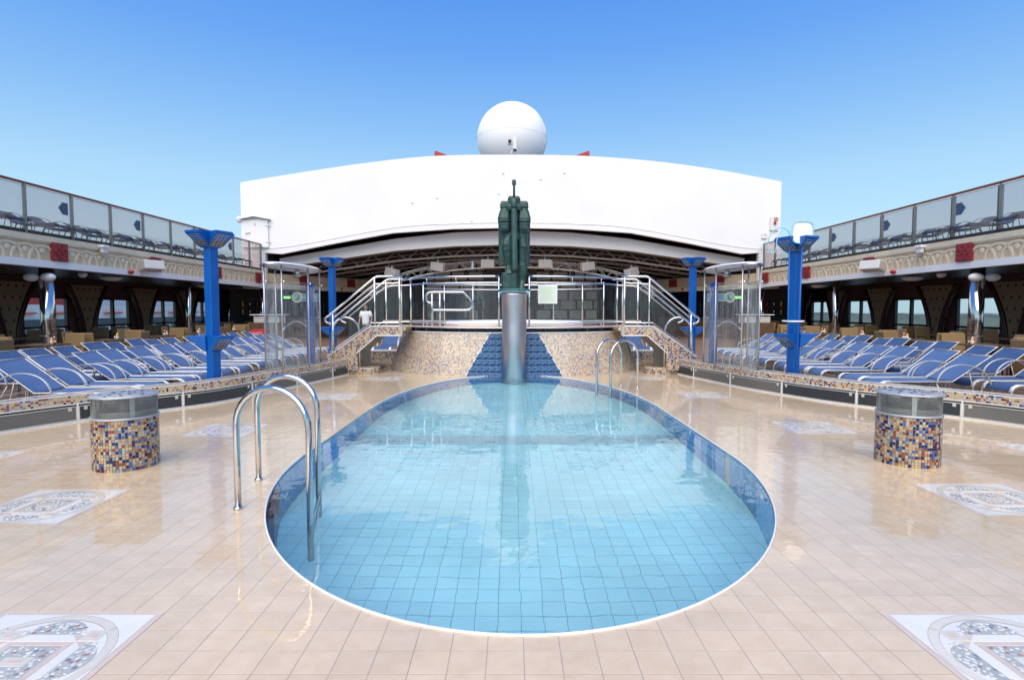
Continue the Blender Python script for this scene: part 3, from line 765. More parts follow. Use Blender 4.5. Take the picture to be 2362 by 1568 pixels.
# sample arc positions
def drum_arc(h, n=1600, t0=-.1, t1=PI + .1):
    pts = [drum_pt(t0 + (t1 - t0) * k / n, h, .0) for k in range(n + 1)]
    S = [0]
    for a, b in zip(pts, pts[1:]): S.append(S[-1] + math.dist(a, b))
    return pts, S
BP, BS = drum_arc(0)
def tile_on_drum(i, n): pass
mb = MB(); ncol = int(BS[-1] / .031); nrow = 33
tpar = []
j = 0
for i in range(ncol + 1):
    s = BS[-1] * i / ncol
    while j < len(BS) - 2 and BS[j + 1] < s: j += 1
    f = (s - BS[j]) / (BS[j + 1] - BS[j]); tpar.append(-.1 + (PI + .2) * (j + f) / 1600)
def wave_half(h): return .56 + (1.10 - .56) * (1 - h)
for i in range(ncol):
    for r_ in range(nrow):
        h0, h1 = (r_ + .06) / nrow, (r_ + .94) / nrow
        ta, tb_ = tpar[i] * .94 + tpar[i + 1] * .06, tpar[i] * .06 + tpar[i + 1] * .94
        pm = drum_pt((ta + tb_) / 2, (h0 + h1) / 2)
        if abs(pm[0] - DC[0]) < wave_half((h0 + h1) / 2) and pm[1] < 14: continue
        q = [drum_pt(ta, h0, .003) + (h0 * HD,), drum_pt(tb_, h0, .003) + (h0 * HD,), drum_pt(tb_, h1, .003) + (h1 * HD,), drum_pt(ta, h1, .003) + (h1 * HD,)]
        mb.add(q, [(3, 2, 1, 0)])
mb.build('mosaic_tiles', m_drum, spa, kind='stuff')
# wave tiles: wavy glazed pieces
def wave_mesh(wd, ht):
    nx, nz_ = 6, 12; mb = MB()
    for a in range(nz_ + 1):
        for b in range(nx + 1):
            u, v = b / nx, a / nz_
            d = .006 + .034 * (.5 + .5 * math.sin(2 * PI * (v * 2 + .26 * math.sin(2 * PI * u)) - 1.2)) * (.75 + .25 * math.sin(2 * PI * v))
            if a in (0, nz_): d *= .5
            mb.v.append(((u - .5) * wd * .97, -d, (v - .5) * ht * .97))
    for a in range(nz_):
        for b in range(nx): mb.f.append((a * 7 + b, a * 7 + b + 1, (a + 1) * 7 + b + 1, (a + 1) * 7 + b))
    return mb
WT_W, WT_H = .150, .160
slope = math.atan2(.44, HD)
rowsN = 8
wm = wave_mesh(WT_W, WT_H); wme = wm.mesh('wave_tile', m_wave, True)
def front_t(x, h):
    """drum parameter with front x"""
    a = 3.35 + (2.92 - 3.35) * h; c = max(-1, min(1, (x - DC[0]) / a)); c = math.copysign(abs(c) ** (DN / 2), c); return math.acos(c)
for r_ in range(rowsN):
    zc = HD - .01 - WT_H * math.cos(slope) * (r_ + .5); h = zc / HD
    half = wave_half(min(1, max(-.2, h)))
    for k in range(-8, 8):
        xc = DC[0] + (k + .5) * WT_W
        if abs(xc - DC[0]) - WT_W * .5 > half - .03: continue
        p = drum_pt(front_t(xc, h), h, .002)
        lx0, lx1 = -WT_W / 2, WT_W / 2
        o = None
        Mx = Matrix.Translation((p[0], p[1], zc)) @ Matrix.Rotation(-(xc - DC[0]) * -.06, 4, 'Z') @ Matrix.Rotation(-slope, 4, 'X')
        if abs(xc - DC[0]) + WT_W * .5 > half:      # cut at the sloping edge
            mb = MB(); keep = half - (abs(xc - DC[0]) - WT_W * .5); sg = 1 if xc > DC[0] else -1
            for (x, y, z) in wm.v:
                lim = -WT_W / 2 + keep - z * (.54 / HD) * 1.0
                xx = x * sg; xx = min(xx, max(-WT_W / 2, lim)); mb.v.append((xx * sg, y, z))
            mb.f = list(wm.f); o = mk('wave_tile', mb.mesh('wave_tile', m_wave, True), spa)
        else: o = mk('wave_tile', wme, spa)
        o.matrix_local = Mx
# trims along the sloping edges
for sg in (-1, 1):
    pts = []
    for k in range(12):
        h = 1 - 1.08 * k / 11; x = DC[0] + sg * wave_half(h); p = drum_pt(front_t(x, h), h, .012); pts.append((p[0], p[1], h * HD))
    MB().tube(pts, .012, 6).build('edge_trim', m_trim, spa, True)
def drum_ring(z0, z1, h, g0, g1, name, mat, smooth=True, n=96):
    mb = MB()
    for k in range(n + 1):
        tt = -.3 + (PI + .6) * k / n
        for g, z in ((g0, z0), (g1, z0), (g1, z1), (g0, z1)):
            x, y = drum_pt(tt, h, g); mb.v.append((x, y, z))
    for k in range(n):
        for q in range(4): mb.f.append((k * 4 + q, k * 4 + (q + 1) % 4, k * 4 + 4 + (q + 1) % 4, k * 4 + 4 + q))
    return mb.build(name, mat, spa)
drum_ring(HD - .002, HD + .018, 1, -.10, .020, 'top_trim', m_trim)
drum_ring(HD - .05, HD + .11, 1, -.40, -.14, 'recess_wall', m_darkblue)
for k in range(15):
    tt = .22 + (PI - .44) * k / 14; a = drum_pt(tt, 1, -.14); b = drum_pt(tt, 1, -.015)
    MB().add([(a[0], a[1], HD + .018), (b[0], b[1], HD + .018), (b[0], b[1], HD + .106), (a[0], a[1], HD + .106), (a[0] + .012, a[1], HD + .018), (b[0] + .012, b[1], HD + .018), (b[0] + .012, b[1], HD + .106), (a[0] + .012, a[1], HD + .106)], [(0, 1, 2, 3), (7, 6, 5, 4), (1, 5, 6, 2), (0, 3, 7, 4), (3, 2, 6, 7)]).build('recess_fin', M('fin_blue', (.02, .07, .14), .4) if k == 0 else bpy.data.materials['fin_blue'], spa)
ZP = HD + .108     # underside of slab
mb = MB(); n = 120
top, bot = [], []
for k in range(n):
    tt = 2 * PI * k / n; x, y = drum_pt(tt, 1, .035); top.append((x, y, ZP + .05)); bot.append((x, y, ZP))
mb.add(top + bot, [tuple(range(n - 1, -1, -1)), tuple(range(n, 2 * n))] + [(i, (i + 1) % n, n + (i + 1) % n, n + i) for i in range(n)])
mb.build('platform_slab', tilemat('slab_tile', (.62, .46, .35), (.72, .56, .45), True, .4), spa)
mb = MB(); mb.tube([(drum_pt(2 * PI * k / n, 1, .040) + (ZP + .012,)) for k in range(n)], .012, 6, True); mb.build('slab_trim', m_steel, spa, True)
ZS = ZP + .05
MB().lathe([(1.85, 0), (1.87, .055), (1.80, .085), (1.62, .085), (1.55, .03), (1.5, -.02)], 64, (DC[0], 15.5, ZS), capb=False, capt=False).build('tub_rim', m_white, spa, True)
MB().lathe([(1.56, .02), (.001, .02)], 48, (DC[0], 15.5, ZS), capb=False, capt=False).build('tub_water', m_poolfl, spa, True)
# mirror panel behind the column
# ------------------------------------------------------------------ steel fountain column and statue
CXc, CYc = .05, 12.78
col = thing('fountain_column', 'tall brushed steel column rising from the far end of the pool', 'column', (CXc, CYc, 0))
MB().lathe([(.275, -.9), (.275, .9), (.278, 1.2), (.282, 1.82), (.31, 1.86)], 48).build('shaft', m_steelb, col, True)
MB().lathe([(.28, 1.855), (.365, 1.90), (.365, 1.925)], 8).build('spill_lip', m_steel, col)
st = thing('warrior_statue', 'dark green bronze warrior statue holding an upright sword on the steel column', 'statue', (CXc, CYc, 1.925))
MB().lathe([(.33, 0), (.37, .01), (.37, .035), (.33, .045)], 40).build('base_disc', m_disc, st, True)
b = MB(); Z0 = .04
def LZ(z): return Z0 + z
b.loft([(-.10, -.06, LZ(0), .19, .17), (-.10, -.06, LZ(.36), .185, .165)], 16, 6)                                     # block under raised foot
b.loft([(-.105, -.12, LZ(.34), .105, .13), (-.11, -.10, LZ(.42), .09, .12), (-.12, -.05, LZ(.52), .075, .09)], 16, 3)    # raised foot
b.loft([(-.12, -.05, LZ(.50), .075, .085), (-.14, -.08, LZ(.66), .09, .10), (-.15, -.10, LZ(.84), .108, .112)], 16, 3.6)   # shin
b.loft([(-.15, -.10, LZ(.845), .126, .13), (-.16, -.12, LZ(.98), .125, .13), (-.15, -.11, LZ(1.10), .11, .125), (-.13, -.06, LZ(1.19), .09, .11)], 16, 2.6)
b.loft([(.155, -.04, LZ(0), .075, .16), (.16, -.02, LZ(.10), .072, .12), (.17, 0, LZ(.20), .085, .09)], 16, 3)           # standing foot
b.loft([(.17, 0, LZ(.18), .085, .09), (.185, 0, LZ(.40), .104, .11), (.19, 0, LZ(.55), .108, .115), (.185, 0, LZ(.565), .088, .1), (.18, 0, LZ(.92), .094, .11)], 16, 3.6)
b.loft([(.20, 0, LZ(.93), .115, .14), (.19, 0, LZ(1.15), .11, .13), (.12, 0, LZ(1.35), .17, .14)], 16, 3)               # tunic
b.loft([(0, .02, LZ(1.10), .26, .14), (0, .02, LZ(1.35), .27, .15), (0, .02, LZ(1.62), .24, .15), (0, .02, LZ(1.80), .20, .13)], 20, 3)
for sx in (-1, 1):                                                                                                      # massive square-cut arms
    b.loft([(sx * .20, -.09, LZ(1.25), .09, .07), (sx * .215, -.11, LZ(1.32), .135, .12), (sx * .222, -.11, LZ(1.46), .135, .13)], 20, 3.4)
    b.loft([(sx * .222, -.11, LZ(1.475), .142, .14), (sx * .226, -.11, LZ(1.56), .140, .14), (sx * .212, -.10, LZ(1.70), .118, .12), (sx * .20, -.10, LZ(1.785), .095, .105)], 20, 3.6)
    b.loft([(sx * .203, -.10, LZ(1.79), .112, .13), (sx * .203, -.10, LZ(1.88), .108, .125), (sx * .198, -.10, LZ(1.93), .085, .10)], 20, 5)
    b.loft([(sx * .10, -.16, LZ(1.72), .09, .08), (sx * .08, -.19, LZ(1.80), .08, .07), (sx * .07, -.19, LZ(1.86), .055, .06)], 12, 4)
b.loft([(-.005, -.02, LZ(1.80), .11, .11), (-.005, -.03, LZ(1.88), .14, .13), (-.005, -.03, LZ(2.0), .142, .135), (-.005, -.03, LZ(2.05), .12, .11)], 20, 4)   # bowed helmet
for k in range(1):                                                                                                     # cape
    b.loft([(0, .12, LZ(.54), .35, .045), (0, .13, LZ(1.0), .355, .05), (0, .12, LZ(1.45), .36, .06), (0, .10, LZ(1.66), .31, .07), (0, .08, LZ(1.76), .22, .08)], 24, 4)
fig = b.build('figure', m_bronze, st, True)
rm = fig.modifiers.new('remesh', 'REMESH'); rm.mode = 'VOXEL'; rm.voxel_size = .0075; rm.use_smooth_shade = True
s = MB()
yb = -.27
s.loft([(0.01, yb, LZ(.39), .055, .018), (.01, yb, LZ(.45), .072, .022), (-.005, yb, LZ(1.72), .066, .026), (-.005, yb, LZ(1.79), .045, .03)], 8, 2)
s.loft([(-.005, yb, LZ(1.76), .04, .045), (-.005, yb, LZ(1.83), .068, .05), (-.005, yb, LZ(1.92), .066, .05), (-.005, yb, LZ(1.99), .03, .03)], 8, 3)
s.loft([(-.005, yb, LZ(1.98), .027, .027), (-.005, yb, LZ(2.25), .024, .024), (-.005, yb, LZ(2.27), .05, .04), (-.005, yb, LZ(2.30), .05, .04), (-.005, yb, LZ(2.305), .03, .03)], 10, 2)
s.ball((-.005, yb, LZ(2.335)), .046)
s.build('sword', m_bronzel, st, True)

# ------------------------------------------------------------------ glass railing round the platform
def glass_rail(side):
    t = thing('platform_railing', 'curved glass and steel railing on the spa platform %s of the statue' % SIDE[side], 'railing', group='spa platform railings')
    def arcpts(z, g, a0, a1, n=30):
        out = []
        for k in range(n + 1):
            tt = a0 + (a1 - a0) * k / n; x, y = drum_pt(tt, 1, g); out.append((x, y, z))
        return out
    # front bay from beside the column to the stairs
    A0 = front_t(DC[0] + side * .36, 1); A1 = PI / 2 - side * 1.12
    pr = arcpts(ZS + 1.17, -.05, A0, A1)
    MB().tube(pr, .026, 10).build('handrail', m_steel, t, True)
    MB().tube(arcpts(ZS + 1.02, -.05, A0, A1), .020, 6, False, .012, up=(0, 0, 1)).build('glass_clamp', m_steelb, t)
    MB().tube(arcpts(ZS + .07, -.05, A0, A1), .016, 6, False, .012, up=(0, 0, 1)).build('glass_clamp', m_steelb, t)
    nb = 3
    for k in range(nb):
        a0 = A0 + (A1 - A0) * (k / nb) + (0 if k == 0 else .004); a1 = A0 + (A1 - A0) * ((k + 1) / nb)
        lo, hi = arcpts(ZS + .085, -.05, a0, a1, 10), arcpts(ZS + 1.005, -.05, a0, a1, 10)
        mb = MB(); mb.add(lo + hi, [(i, i + 1, 11 + i + 1, 11 + i) for i in range(10)]); mb.build('glass_pane', m_cglass, t)
    for k in range(nb + 1):
        x, y = drum_pt(A0 + (A1 - A0) * k / nb, 1, -.05)
        r_ = .024 if k in (0, nb) else .012
        MB().tube([(x, y, ZS - .02), (x, y, ZS + (1.16 if k in (0, nb) else 1.16))] if k in (0, nb) else [(x, y, ZS + 1.03), (x, y, ZS + 1.16)], r_, 10).build('post', m_steel, t, True)
        if k not in (0, nb): MB().tube([(x, y, ZS), (x, y, ZS + .07)], .012, 8).build('post', m_steel, t, True)
    # rear arc seen through the front one
    B0, B1 = -PI / 2 + side * .0, -PI / 2 + side * 1.15
    MB().tube(arcpts(ZS + 1.17, -.05, B0, B1), .026, 10).build('handrail', m_steel, t, True)
    MB().tube(arcpts(ZS + 1.02, -.05, B0, B1), .018, 6).build('glass_clamp', m_steelb, t)
    for k in range(3):
        a0 = B0 + (B1 - B0) * k / 3; a1 = B0 + (B1 - B0) * (k + 1) / 3 - .004
        lo, hi = arcpts(ZS + .085, -.05, a0, a1, 8), arcpts(ZS + 1.005, -.05, a0, a1, 8)
        mb = MB(); mb.add(lo + hi, [(i, i + 1, 9 + i + 1, 9 + i) for i in range(8)]); mb.build('glass_pane', m_cglass, t)
        x, y = drum_pt(a1, 1, -.05); MB().tube([(x, y, ZS), (x, y, ZS + 1.16)], .022, 8).build('post', m_steel, t, True)
glass_rail(-1); glass_rail(1)
# notice on the right glass, hand rail loop of the tub
p = drum_pt(front_t(DC[0] + .79, 1), 1, -.02)
nt_ = thing('notice_board', 'pale green square notice hung on the glass railing right of the statue', 'notice', (p[0], p[1] - .012, ZS + .53))
MB().box(-.225, .225, -.004, .004, 0, .45).build('board', m_trim, nt_)
MB().box(-.19, .19, -.006, -.0045, .035, .405).build('sheet', m_notice, nt_)
for k in range(11): MB().box(-.16, .16 - .05 * (k % 3), -.0072, -.0062, .07 + k * .029, .076 + k * .029).build('text_line', M('print_grey', (.48, .56, .47), .6) if k == 0 else bpy.data.materials['print_grey'], nt_)
hr = thing('tub_handrail', 'looped white steel handrail standing in the spa tub left of the statue', 'handrail', (0, 0, 0))
def on_y(u_, v_, Y):
    return ((u_ - 1181) / 1304 * Y, Y, 1.5 - (v_ - 715) / 1304 * Y)
Yh = 14.2
pth = [on_y(*q, Yh) for q in [(995, 700), (986, 695), (983, 685), (987, 677), (997, 674), (1030, 674), (1065, 674), (1072, 677), (1088, 694), (1090, 703), (1085, 712), (1075, 715), (1030, 715), (996, 715)]]
MB().tube(smoothpath(pth, 4), .030, 10).build('loop', m_steel, hr, True)
for u_ in (997, 1015):
    a = on_y(u_, 676, Yh); MB().tube([(a[0], a[1], ZS - .02), a], .026, 10).build('post', m_steel, hr, True)

# ------------------------------------------------------------------ stairs beside the drum
def stairs(side):
    sx = side
    t = thing('spa_stairs', 'mosaic clad stairs with steel handrails up to the spa on the %s' % SIDE[side], 'stairs', group='spa stairs')
    y0, y1 = 13.15, 14.35
    # stringer (front and rear faces), bridging the passage
    poly = [(4.30, .10), (4.30, .42), (3.30, 1.12), (2.55, 1.12), (2.55, .91), (3.15, .91), (3.62, .50), (3.62, .10)]
    def cladding(yf, nm):
        mb = MB(); mb.prism(poly if sx < 0 else poly[::-1], lambda a, b, d: (sx * a, d, b), yf, yf + .10); mb.build(nm, m_grout, t)
        mt = MB(); pit = .031
        def inside(x, z):
            if x < 2.62 or x > 4.28 or z < .12: return False
            topz = 1.12 if x < 3.30 else 1.12 - (x - 3.30) * .70
            botz = .91 if x < 3.15 else (.91 - (x - 3.15) * .872 if x < 3.62 else .10)
            return botz + .015 < z < topz - .02
        for i in range(56):
            for j in range(34):
                x, z = 2.60 + i * pit, .11 + j * pit
                if not inside(x, z): continue
                h = pit * .46; mt.add([(sx * (x - h), yf - .003, z - h), (sx * (x + h), yf - .003, z - h), (sx * (x + h), yf - .003, z + h), (sx * (x - h), yf - .003, z + h)], [(0, 1, 2, 3) if sx > 0 else (3, 2, 1, 0)])
        mt.build('mosaic_tiles', m_stair, t, kind='stuff')
    cladding(y0, 'stringer')
    mb = MB(); mb.prism(poly if sx < 0 else poly[::-1], lambda a, b, d: (sx * a, d, b), y1, y1 + .1); mb.build('stringer', m_grout, t)
    for pts in ([(4.30, .425), (3.30, 1.125), (2.60, 1.125)], [(3.62, .495), (3.15, .905), (2.58, .905)]):
        MB().tube([(sx * a, y0 - .004, z) for a, z in pts], .012, 6).build('edge_trim', m_trim, t)
    for k in range(5):
        xa = 4.20 - k * .19; MB().box(min(sx * xa, sx * (xa - .26)), max(sx * xa, sx * (xa - .26)), y0 + .102, y1 - .002, .36 + k * .15, .40 + k * .15).build('tread', m_peach, t)
    MB().box(min(sx * 3.32, sx * 2.5), max(sx * 3.32, sx * 2.5), y0 + .102, y1 - .002, 1.02, 1.10).build('landing', m_peach, t)
    # handrails front and rear with glass
    for yr in (y0 + .05, y1 + .05):
        hp = [(4.22, 1.17), (4.34, 1.22), (4.36, 1.30), (4.28, 1.36), (3.20, 2.25), (3.12, 2.28), (2.55, 2.28)]
        q = smoothpath([(sx * a, yr, z) for a, z in hp[:4]], 4) + [(sx * a, yr, z) for a, z in hp[4:]]
        MB().tube(q, .027, 10).build('handrail', m_steel, t, True)
        MB().tube([(sx * 4.15, yr, 1.33), (sx * 3.20, yr, 2.10), (sx * 2.6, yr, 2.13)], .018, 6).build('glass_clamp', m_steelb, t)
        MB().tube([(sx * 4.25, yr, .52), (sx * 3.28, yr, 1.20), (sx * 2.6, yr, 1.20)], .016, 6).build('glass_clamp', m_steelb, t)
        for pts in ([(4.16, .57), (3.27, 1.21), (3.22, 2.07), (4.16, 1.32)], [(3.18, 1.215), (2.62, 1.215), (2.62, 2.12), (3.18, 2.10)]):
            mb = MB(); mb.add([(sx * a, yr, z) for a, z in pts], [(0, 1, 2, 3)]); mb.build('glass_pane', m_cglass, t)
        for a, zb, zt in (((3.20, .95, 2.24), (2.62, 1.10, 2.27), (4.18, .45, 1.40)) if yr < 13.5 else ((3.20, .95, 2.24),)):
            MB().tube([(sx * a, yr - .0, zb), (sx * a, yr, zt)], .024, 10).build('post', m_steel, t, True)
    # low entry step with hooped grab rail
    e = thing('entry_step', 'low rounded tiled step with mosaic riser beside the %s stairs' % SIDE[side], 'step', (sx * 3.56, 13.52, 0), group='rounded entry steps')
    pl = [(-.30, -.28), (.10, -.28)] + [(.10 + .28 * math.sin(k * PI / 10), -.28 * math.cos(k * PI / 10)) for k in range(1, 10)] + [(.10, .28), (-.30, .28)]
    pl = [(-sx * a, b) for a, b in pl]
    if sx > 0: pl = pl[::-1]
    MB().prism(pl, lambda a, b, d: (a, b, d), 0, .125).build('riser', m_grout, e)
    MB().prism([(a * 1.02, b * 1.02) for a, b in pl], lambda a, b, d: (a, b, d), .125, .145).build('tread', m_peach, e)
    mt = MB()
    for (a, b), (c, d_) in zip(pl, pl[1:] + pl[:1]):
        L = math.hypot(c - a, d_ - b); k = max(1, int(L / .031)); nx, ny = (d_ - b) / L * .003, -(c - a) / L * .003
        for i in range(k):
            for r_ in range(4):
                f0, f1 = (i + .06) / k, (i + .94) / k; z0 = .002 + r_ * .031; z1 = z0 + .028
                mt.add([(a + (c - a) * f0 + nx, b + (d_ - b) * f0 + ny, z0), (a + (c - a) * f1 + nx, b + (d_ - b) * f1 + ny, z0), (a + (c - a) * f1 + nx, b + (d_ - b) * f1 + ny, z1), (a + (c - a) * f0 + nx, b + (d_ - b) * f0 + ny, z1)], [(0, 1, 2, 3)])
    mt.build('mosaic_tiles', m_stair, e, kind='stuff')
    hp = [(sx * 3.60, 13.30, .145), (sx * 3.60, 13.30, 1.0)] + [(sx * (3.60 + .30 * (1 - math.cos(PI * k / 10))), 13.30 - .10 * k / 10, 1.0 + .33 * math.sin(PI * k / 10)) for k in range(1, 10)] + [(sx * 4.20, 13.2, 1.0), (sx * 4.2, 13.15, .37)]
    g = thing('grab_rail', 'arched steel grab rail at the foot of the %s spa stairs' % SIDE[side], 'grab rail', group='arched grab rails')
    MB().tube(hp, .026, 12).build('rail', m_steel, g, True)
    # winding step and low mosaic wall in the passage
    def clad(par, xa, xb, yf, za, zb):
        mt = MB(); pit = .031
        for i in range(int((xb - xa) / pit)):
            for j in range(int((zb - za) / pit)):
                x, z = xa + (i + .5) * pit, za + (j + .5) * pit; h = pit * .46
                mt.add([(sx * (x - h), yf, z - h), (sx * (x + h), yf, z - h), (sx * (x + h), yf, z + h), (sx * (x - h), yf, z + h)], [(0, 1, 2, 3) if sx > 0 else (3, 2, 1, 0)])
        mt.build('mosaic_tiles', m_stair, par, kind='stuff')
    def bxs(par, nm, xa, xb, ya, yb_, za, zb, mat): MB().box(min(sx * xa, sx * xb), max(sx * xa, sx * xb), ya, yb_, za, zb).build(nm, mat, par)
    w_ = thing('passage_step', 'tiled step in the passage beneath the %s stair bridge' % SIDE[side], 'step', group='passage steps')
    bxs(w_, 'riser', 2.5, 3.9, 14.46, 15.1, 0, .12, m_grout); bxs(w_, 'tread', 2.5, 3.9, 14.44, 15.1, .12, .15, m_peach); clad(w_, 2.55, 3.9, 14.437, 0, .12)
    w2 = thing('passage_wall', 'low mosaic wall with white cap behind the %s stair bridge' % SIDE[side], 'low wall', group='passage walls')
    bxs(w2, 'core', 2.5, 4.5, 15.1, 15.35, 0, .40, m_grout); bxs(w2, 'cap', 2.5, 4.5, 15.08, 15.37, .40, .425, m_trim); clad(w2, 2.52, 4.5, 15.097, .155, .40)
stairs(-1); stairs(1)

# ------------------------------------------------------------------ glass showers
def shower(side):
    c = Vector((side * 4.48, 11.65, .37)); ax, ay = .36, 1.15; H = 1.98
    t = thing('glass_shower', 'curved glass shower enclosure with white canopy on the %s kerb' % SIDE[side], 'shower', tuple(c), group='glass shower enclosures')
    def el(a, g=0): return (-side * (ax + g) * math.cos(a), -(ay + g) * math.sin(a))   # a=0 towards pool, pi/2 towards camera
    bays = [(PI * .98, PI * .66), (PI * .64, PI * .36), (PI * .34, PI * .06), (PI * .04, -PI * .2)]
    for i, (a0, a1) in enumerate(bays):
        n = 12; lo = [el(a0 + (a1 - a0) * k / n) for k in range(n + 1)]; top = H - (.28 if i == 0 else .38)
        mb = MB(); mb.add([(x, y, .03) for x, y in lo] + [(x, y, top) for x, y in lo], [(k, k + 1, n + 2 + k, n + 1 + k) for k in range(n)]); mb.build('glass_pane', m_sglass, t, True)
    for a in (PI * .65, PI * .35, PI * .05, -PI * .21, PI * .99):
        x, y = el(a); MB().tube([(x, y, -.0), (x, y, H)], .017, 10).build('post', m_steelb, t, True)
        MB().tube([(x, y, H - .32), (x * 1.0 + .07, y - .02, H - .32)], .02, 8).build('clamp', m_steel, t, True)
    MB().tube([el(2 * PI * k / 48, .06) + (H,) for k in range(48)], .015, 8, True).build('canopy_ring', m_steel, t, True)
    vs = [el(2 * PI * k / 48, .04) for k in range(48)]
    mb = MB(); mb.add([(x, y, H + .0) for x, y in vs] + [(x * .9, y * .9, H + .05) for x, y in vs], [tuple(range(47, -1, -1)), tuple(range(48, 96))] + [(k, (k + 1) % 48, 48 + (k + 1) % 48, 48 + k) for k in range(48)])
    mb.build('canopy', m_white, t, True)
    MB().tube([(side * .02, .25, H - .12), (side * .02, .25, H)], .05, 10).build('shower_head', m_steel, t, True)
    MB().lathe([(.03, -.02), (.09, -.05), (.09, -.07)], 16, (side * .02, .25, H - .08)).build('shower_rose', m_steel, t, True)
    MB().box(-.075, .075, -.05, .05, 0, 1.72, Matrix.Translation((-side * .17, .45, 0))).build('valve_column', m_lamp, t, bevel=.01)
    x0, y0 = el(PI * .35); x1, y1 = el(PI * .05)
    for z in (H - .32, H - .42): MB().tube([(x0, y0, z), (x1, y1, z)], .012, 8).build('cross_rail', m_steel, t, True)
    q = [(x0, y0, .75)] + [(x0 + (x1 - x0) * k / 8, y0 + (y1 - y0) * k / 8, .75 + .16 * math.sin(PI * k / 8)) for k in range(1, 8)] + [(x1, y1, .75)]
    MB().tube(q, .014, 8).build('grab_bar', m_steel, t, True)
shower(-1); shower(1)

# ------------------------------------------------------------------ blue lamp posts
def lamp_post(x, y, side, lab, rot=0, s=1.0, zb=0.0, H=2.62):
    t = thing('lamp_post', lab, 'lamp post', (x, y, zb), 0, 'blue lamp posts')
    w_ = .080 * s
    MB().box(-w_, w_, -w_, w_, 0, H, Matrix.Rotation(rot, 4, 'Z')).build('post', m_lamp, t, bevel=.012)
    def head(a, z, k=1.0):
        A = Matrix.Rotation(a, 4, 'Z') @ Matrix.Translation((0, 0, z))
        wd, dp, ht = .165 * k, .27 * k, .25 * k
        hroot = thing('lamp_head', None, None); hroot.parent = t
        # wedge: profile in (r, z); r from post face
        r0 = w_ * .9
        pr = [(r0, -ht), (r0 + .03, -ht), (r0 + dp, -.02), (r0 + dp, .015), (r0, .015)]
        mb = MB(); mb.prism(pr, lambda r_, zz, d: (r_, d * (.62 + .38 * (r_ - r0) / dp if zz < 0 else 1.0 if r_ > r0 + .1 else .66), zz), -wd, wd); mb.xf(A); mb.build('housing', m_lamp, hroot, bevel=.006)
        # sloping lens with louvres
        a0, a1 = Vector((r0 + .055, 0, -ht + .03)), Vector((r0 + dp - .03, 0, -.038)); d_ = (a1 - a0); nn = Vector((d_.z, 0, -d_.x)).normalized()
        mb = MB(); q = [a0 + nn * .002 + Vector((0, -wd * .82, 0)), a0 + nn * .002 + Vector((0, wd * .82, 0)), a1 + nn * .002 + Vector((0, wd * .82, 0)), a1 + nn * .002 + Vector((0, -wd * .82, 0))]
        q2 = [p + nn * .004 for p in q]; mb.add(q + q2, [(4, 5, 6, 7), (7, 6, 5, 4), (0, 1, 5, 4), (1, 2, 6, 5), (2, 3, 7, 6), (3, 0, 4, 7)]); mb.xf(A); mb.build('lens', m_lampg, hroot)
        mb = MB()
        for i in range(6):
            f = (i + .5) / 6; p = a0 + d_ * f; mb.tube([p + nn * .008 + Vector((0, -wd * .8, 0)), p + nn * .008 + Vector((0, wd * .8, 0))], .005, 4)
        for i in range(1, 4):
            yy = -wd * .82 + 2 * wd * .82 * i / 4; mb.tube([a0 + nn * .008 + Vector((0, yy, 0)), a1 + nn * .008 + Vector((0, yy, 0))], .005, 4)
        mb.xf(A); mb.build('louvre', m_steelb, hroot)
    for k in range(4): head(rot + k * PI / 2 + PI / 4 * 0, H + .16, s)
    for a in (rot + (PI if side < 0 else 0) + (.35 if side < 0 else -.35), rot + (0 if side < 0 else PI)): head(a, 1.06, s * .95)
    MB().box(-w_ * 1.02, w_ * 1.02, -w_ * 1.02, w_ * 1.02, H, H + .17, Matrix.Rotation(rot, 4, 'Z')).build('cap', m_lamp, t)
lamp_post(-5.03, 9.5, -1, 'tall blue lamp post among the loungers behind the left kerb', R(-24))
lamp_post(5.11, 10.25, 1, 'tall blue lamp post behind the right kerb with pool tools tied to it', R(24))
lamp_post(-4.50, 14.2, -1, 'blue lamp post behind the left spa stairs', R(-18), .85)
lamp_post(4.52, 14.2, 1, 'blue lamp post behind the right spa stairs', R(18), .85)
# pool tools strapped to the right post
sk = thing('skimmer_net', 'white framed pool skimmer net on a blue pole tied to the right lamp post', 'skimmer net', (5.05, 10.02, 0))
MB().tube([(.0, 0, 0), (.06, .0, 2.66)], .016, 8).build('pole', m_lamp, sk, True)
fr = [(.06 + .185 * math.copysign(abs(math.cos(a)) ** .55, math.cos(a)), 0, 2.86 + .19 * math.copysign(abs(math.sin(a)) ** .55, math.sin(a))) for a in [2 * PI * k / 32 for k in range(32)]]
MB().tube(fr, .011, 6, True).build('net_frame', m_cyan, sk, True)
mb = MB(); mb.add([(p[0], .005, p[2]) for p in fr], [tuple(range(32))]); mb.build('net_bag', m_net, sk)
hk = thing('rescue_hook', 'pale looped rescue hook on a thin blue pole against the right lamp post', 'rescue hook', (4.93, 10.08, 0))
MB().tube([(0, 0, 0), (-.02, 0, 2.75)], .014, 8).build('pole', m_lamp, hk, True)
q = [(-.02, 0, 2.72), (-.03, 0, 2.86), (-.12, 0, 2.94), (-.26, 0, 2.93), (-.37, 0, 2.80), (-.40, 0, 2.62), (-.35, 0, 2.52), (-.28, 0, 2.52), (-.25, 0, 2.62), (-.24, 0, 2.75), (-.16, 0, 2.92)]
MB().tube(smoothpath(q, 5), .009, 6).build('hook_loop', m_cyan, hk, True)
tp = thing('tie_strap', 'white strap binding the poles to the right lamp post', 'strap', (5.06, 10.18, 1.30))
MB().tube([(.17 * math.cos(2 * PI * k / 20) , .22 * math.sin(2 * PI * k / 20), 0) for k in range(20)], .016, 6, True, .006, up=(0, 0, 1)).build('band', m_trim, tp, True)

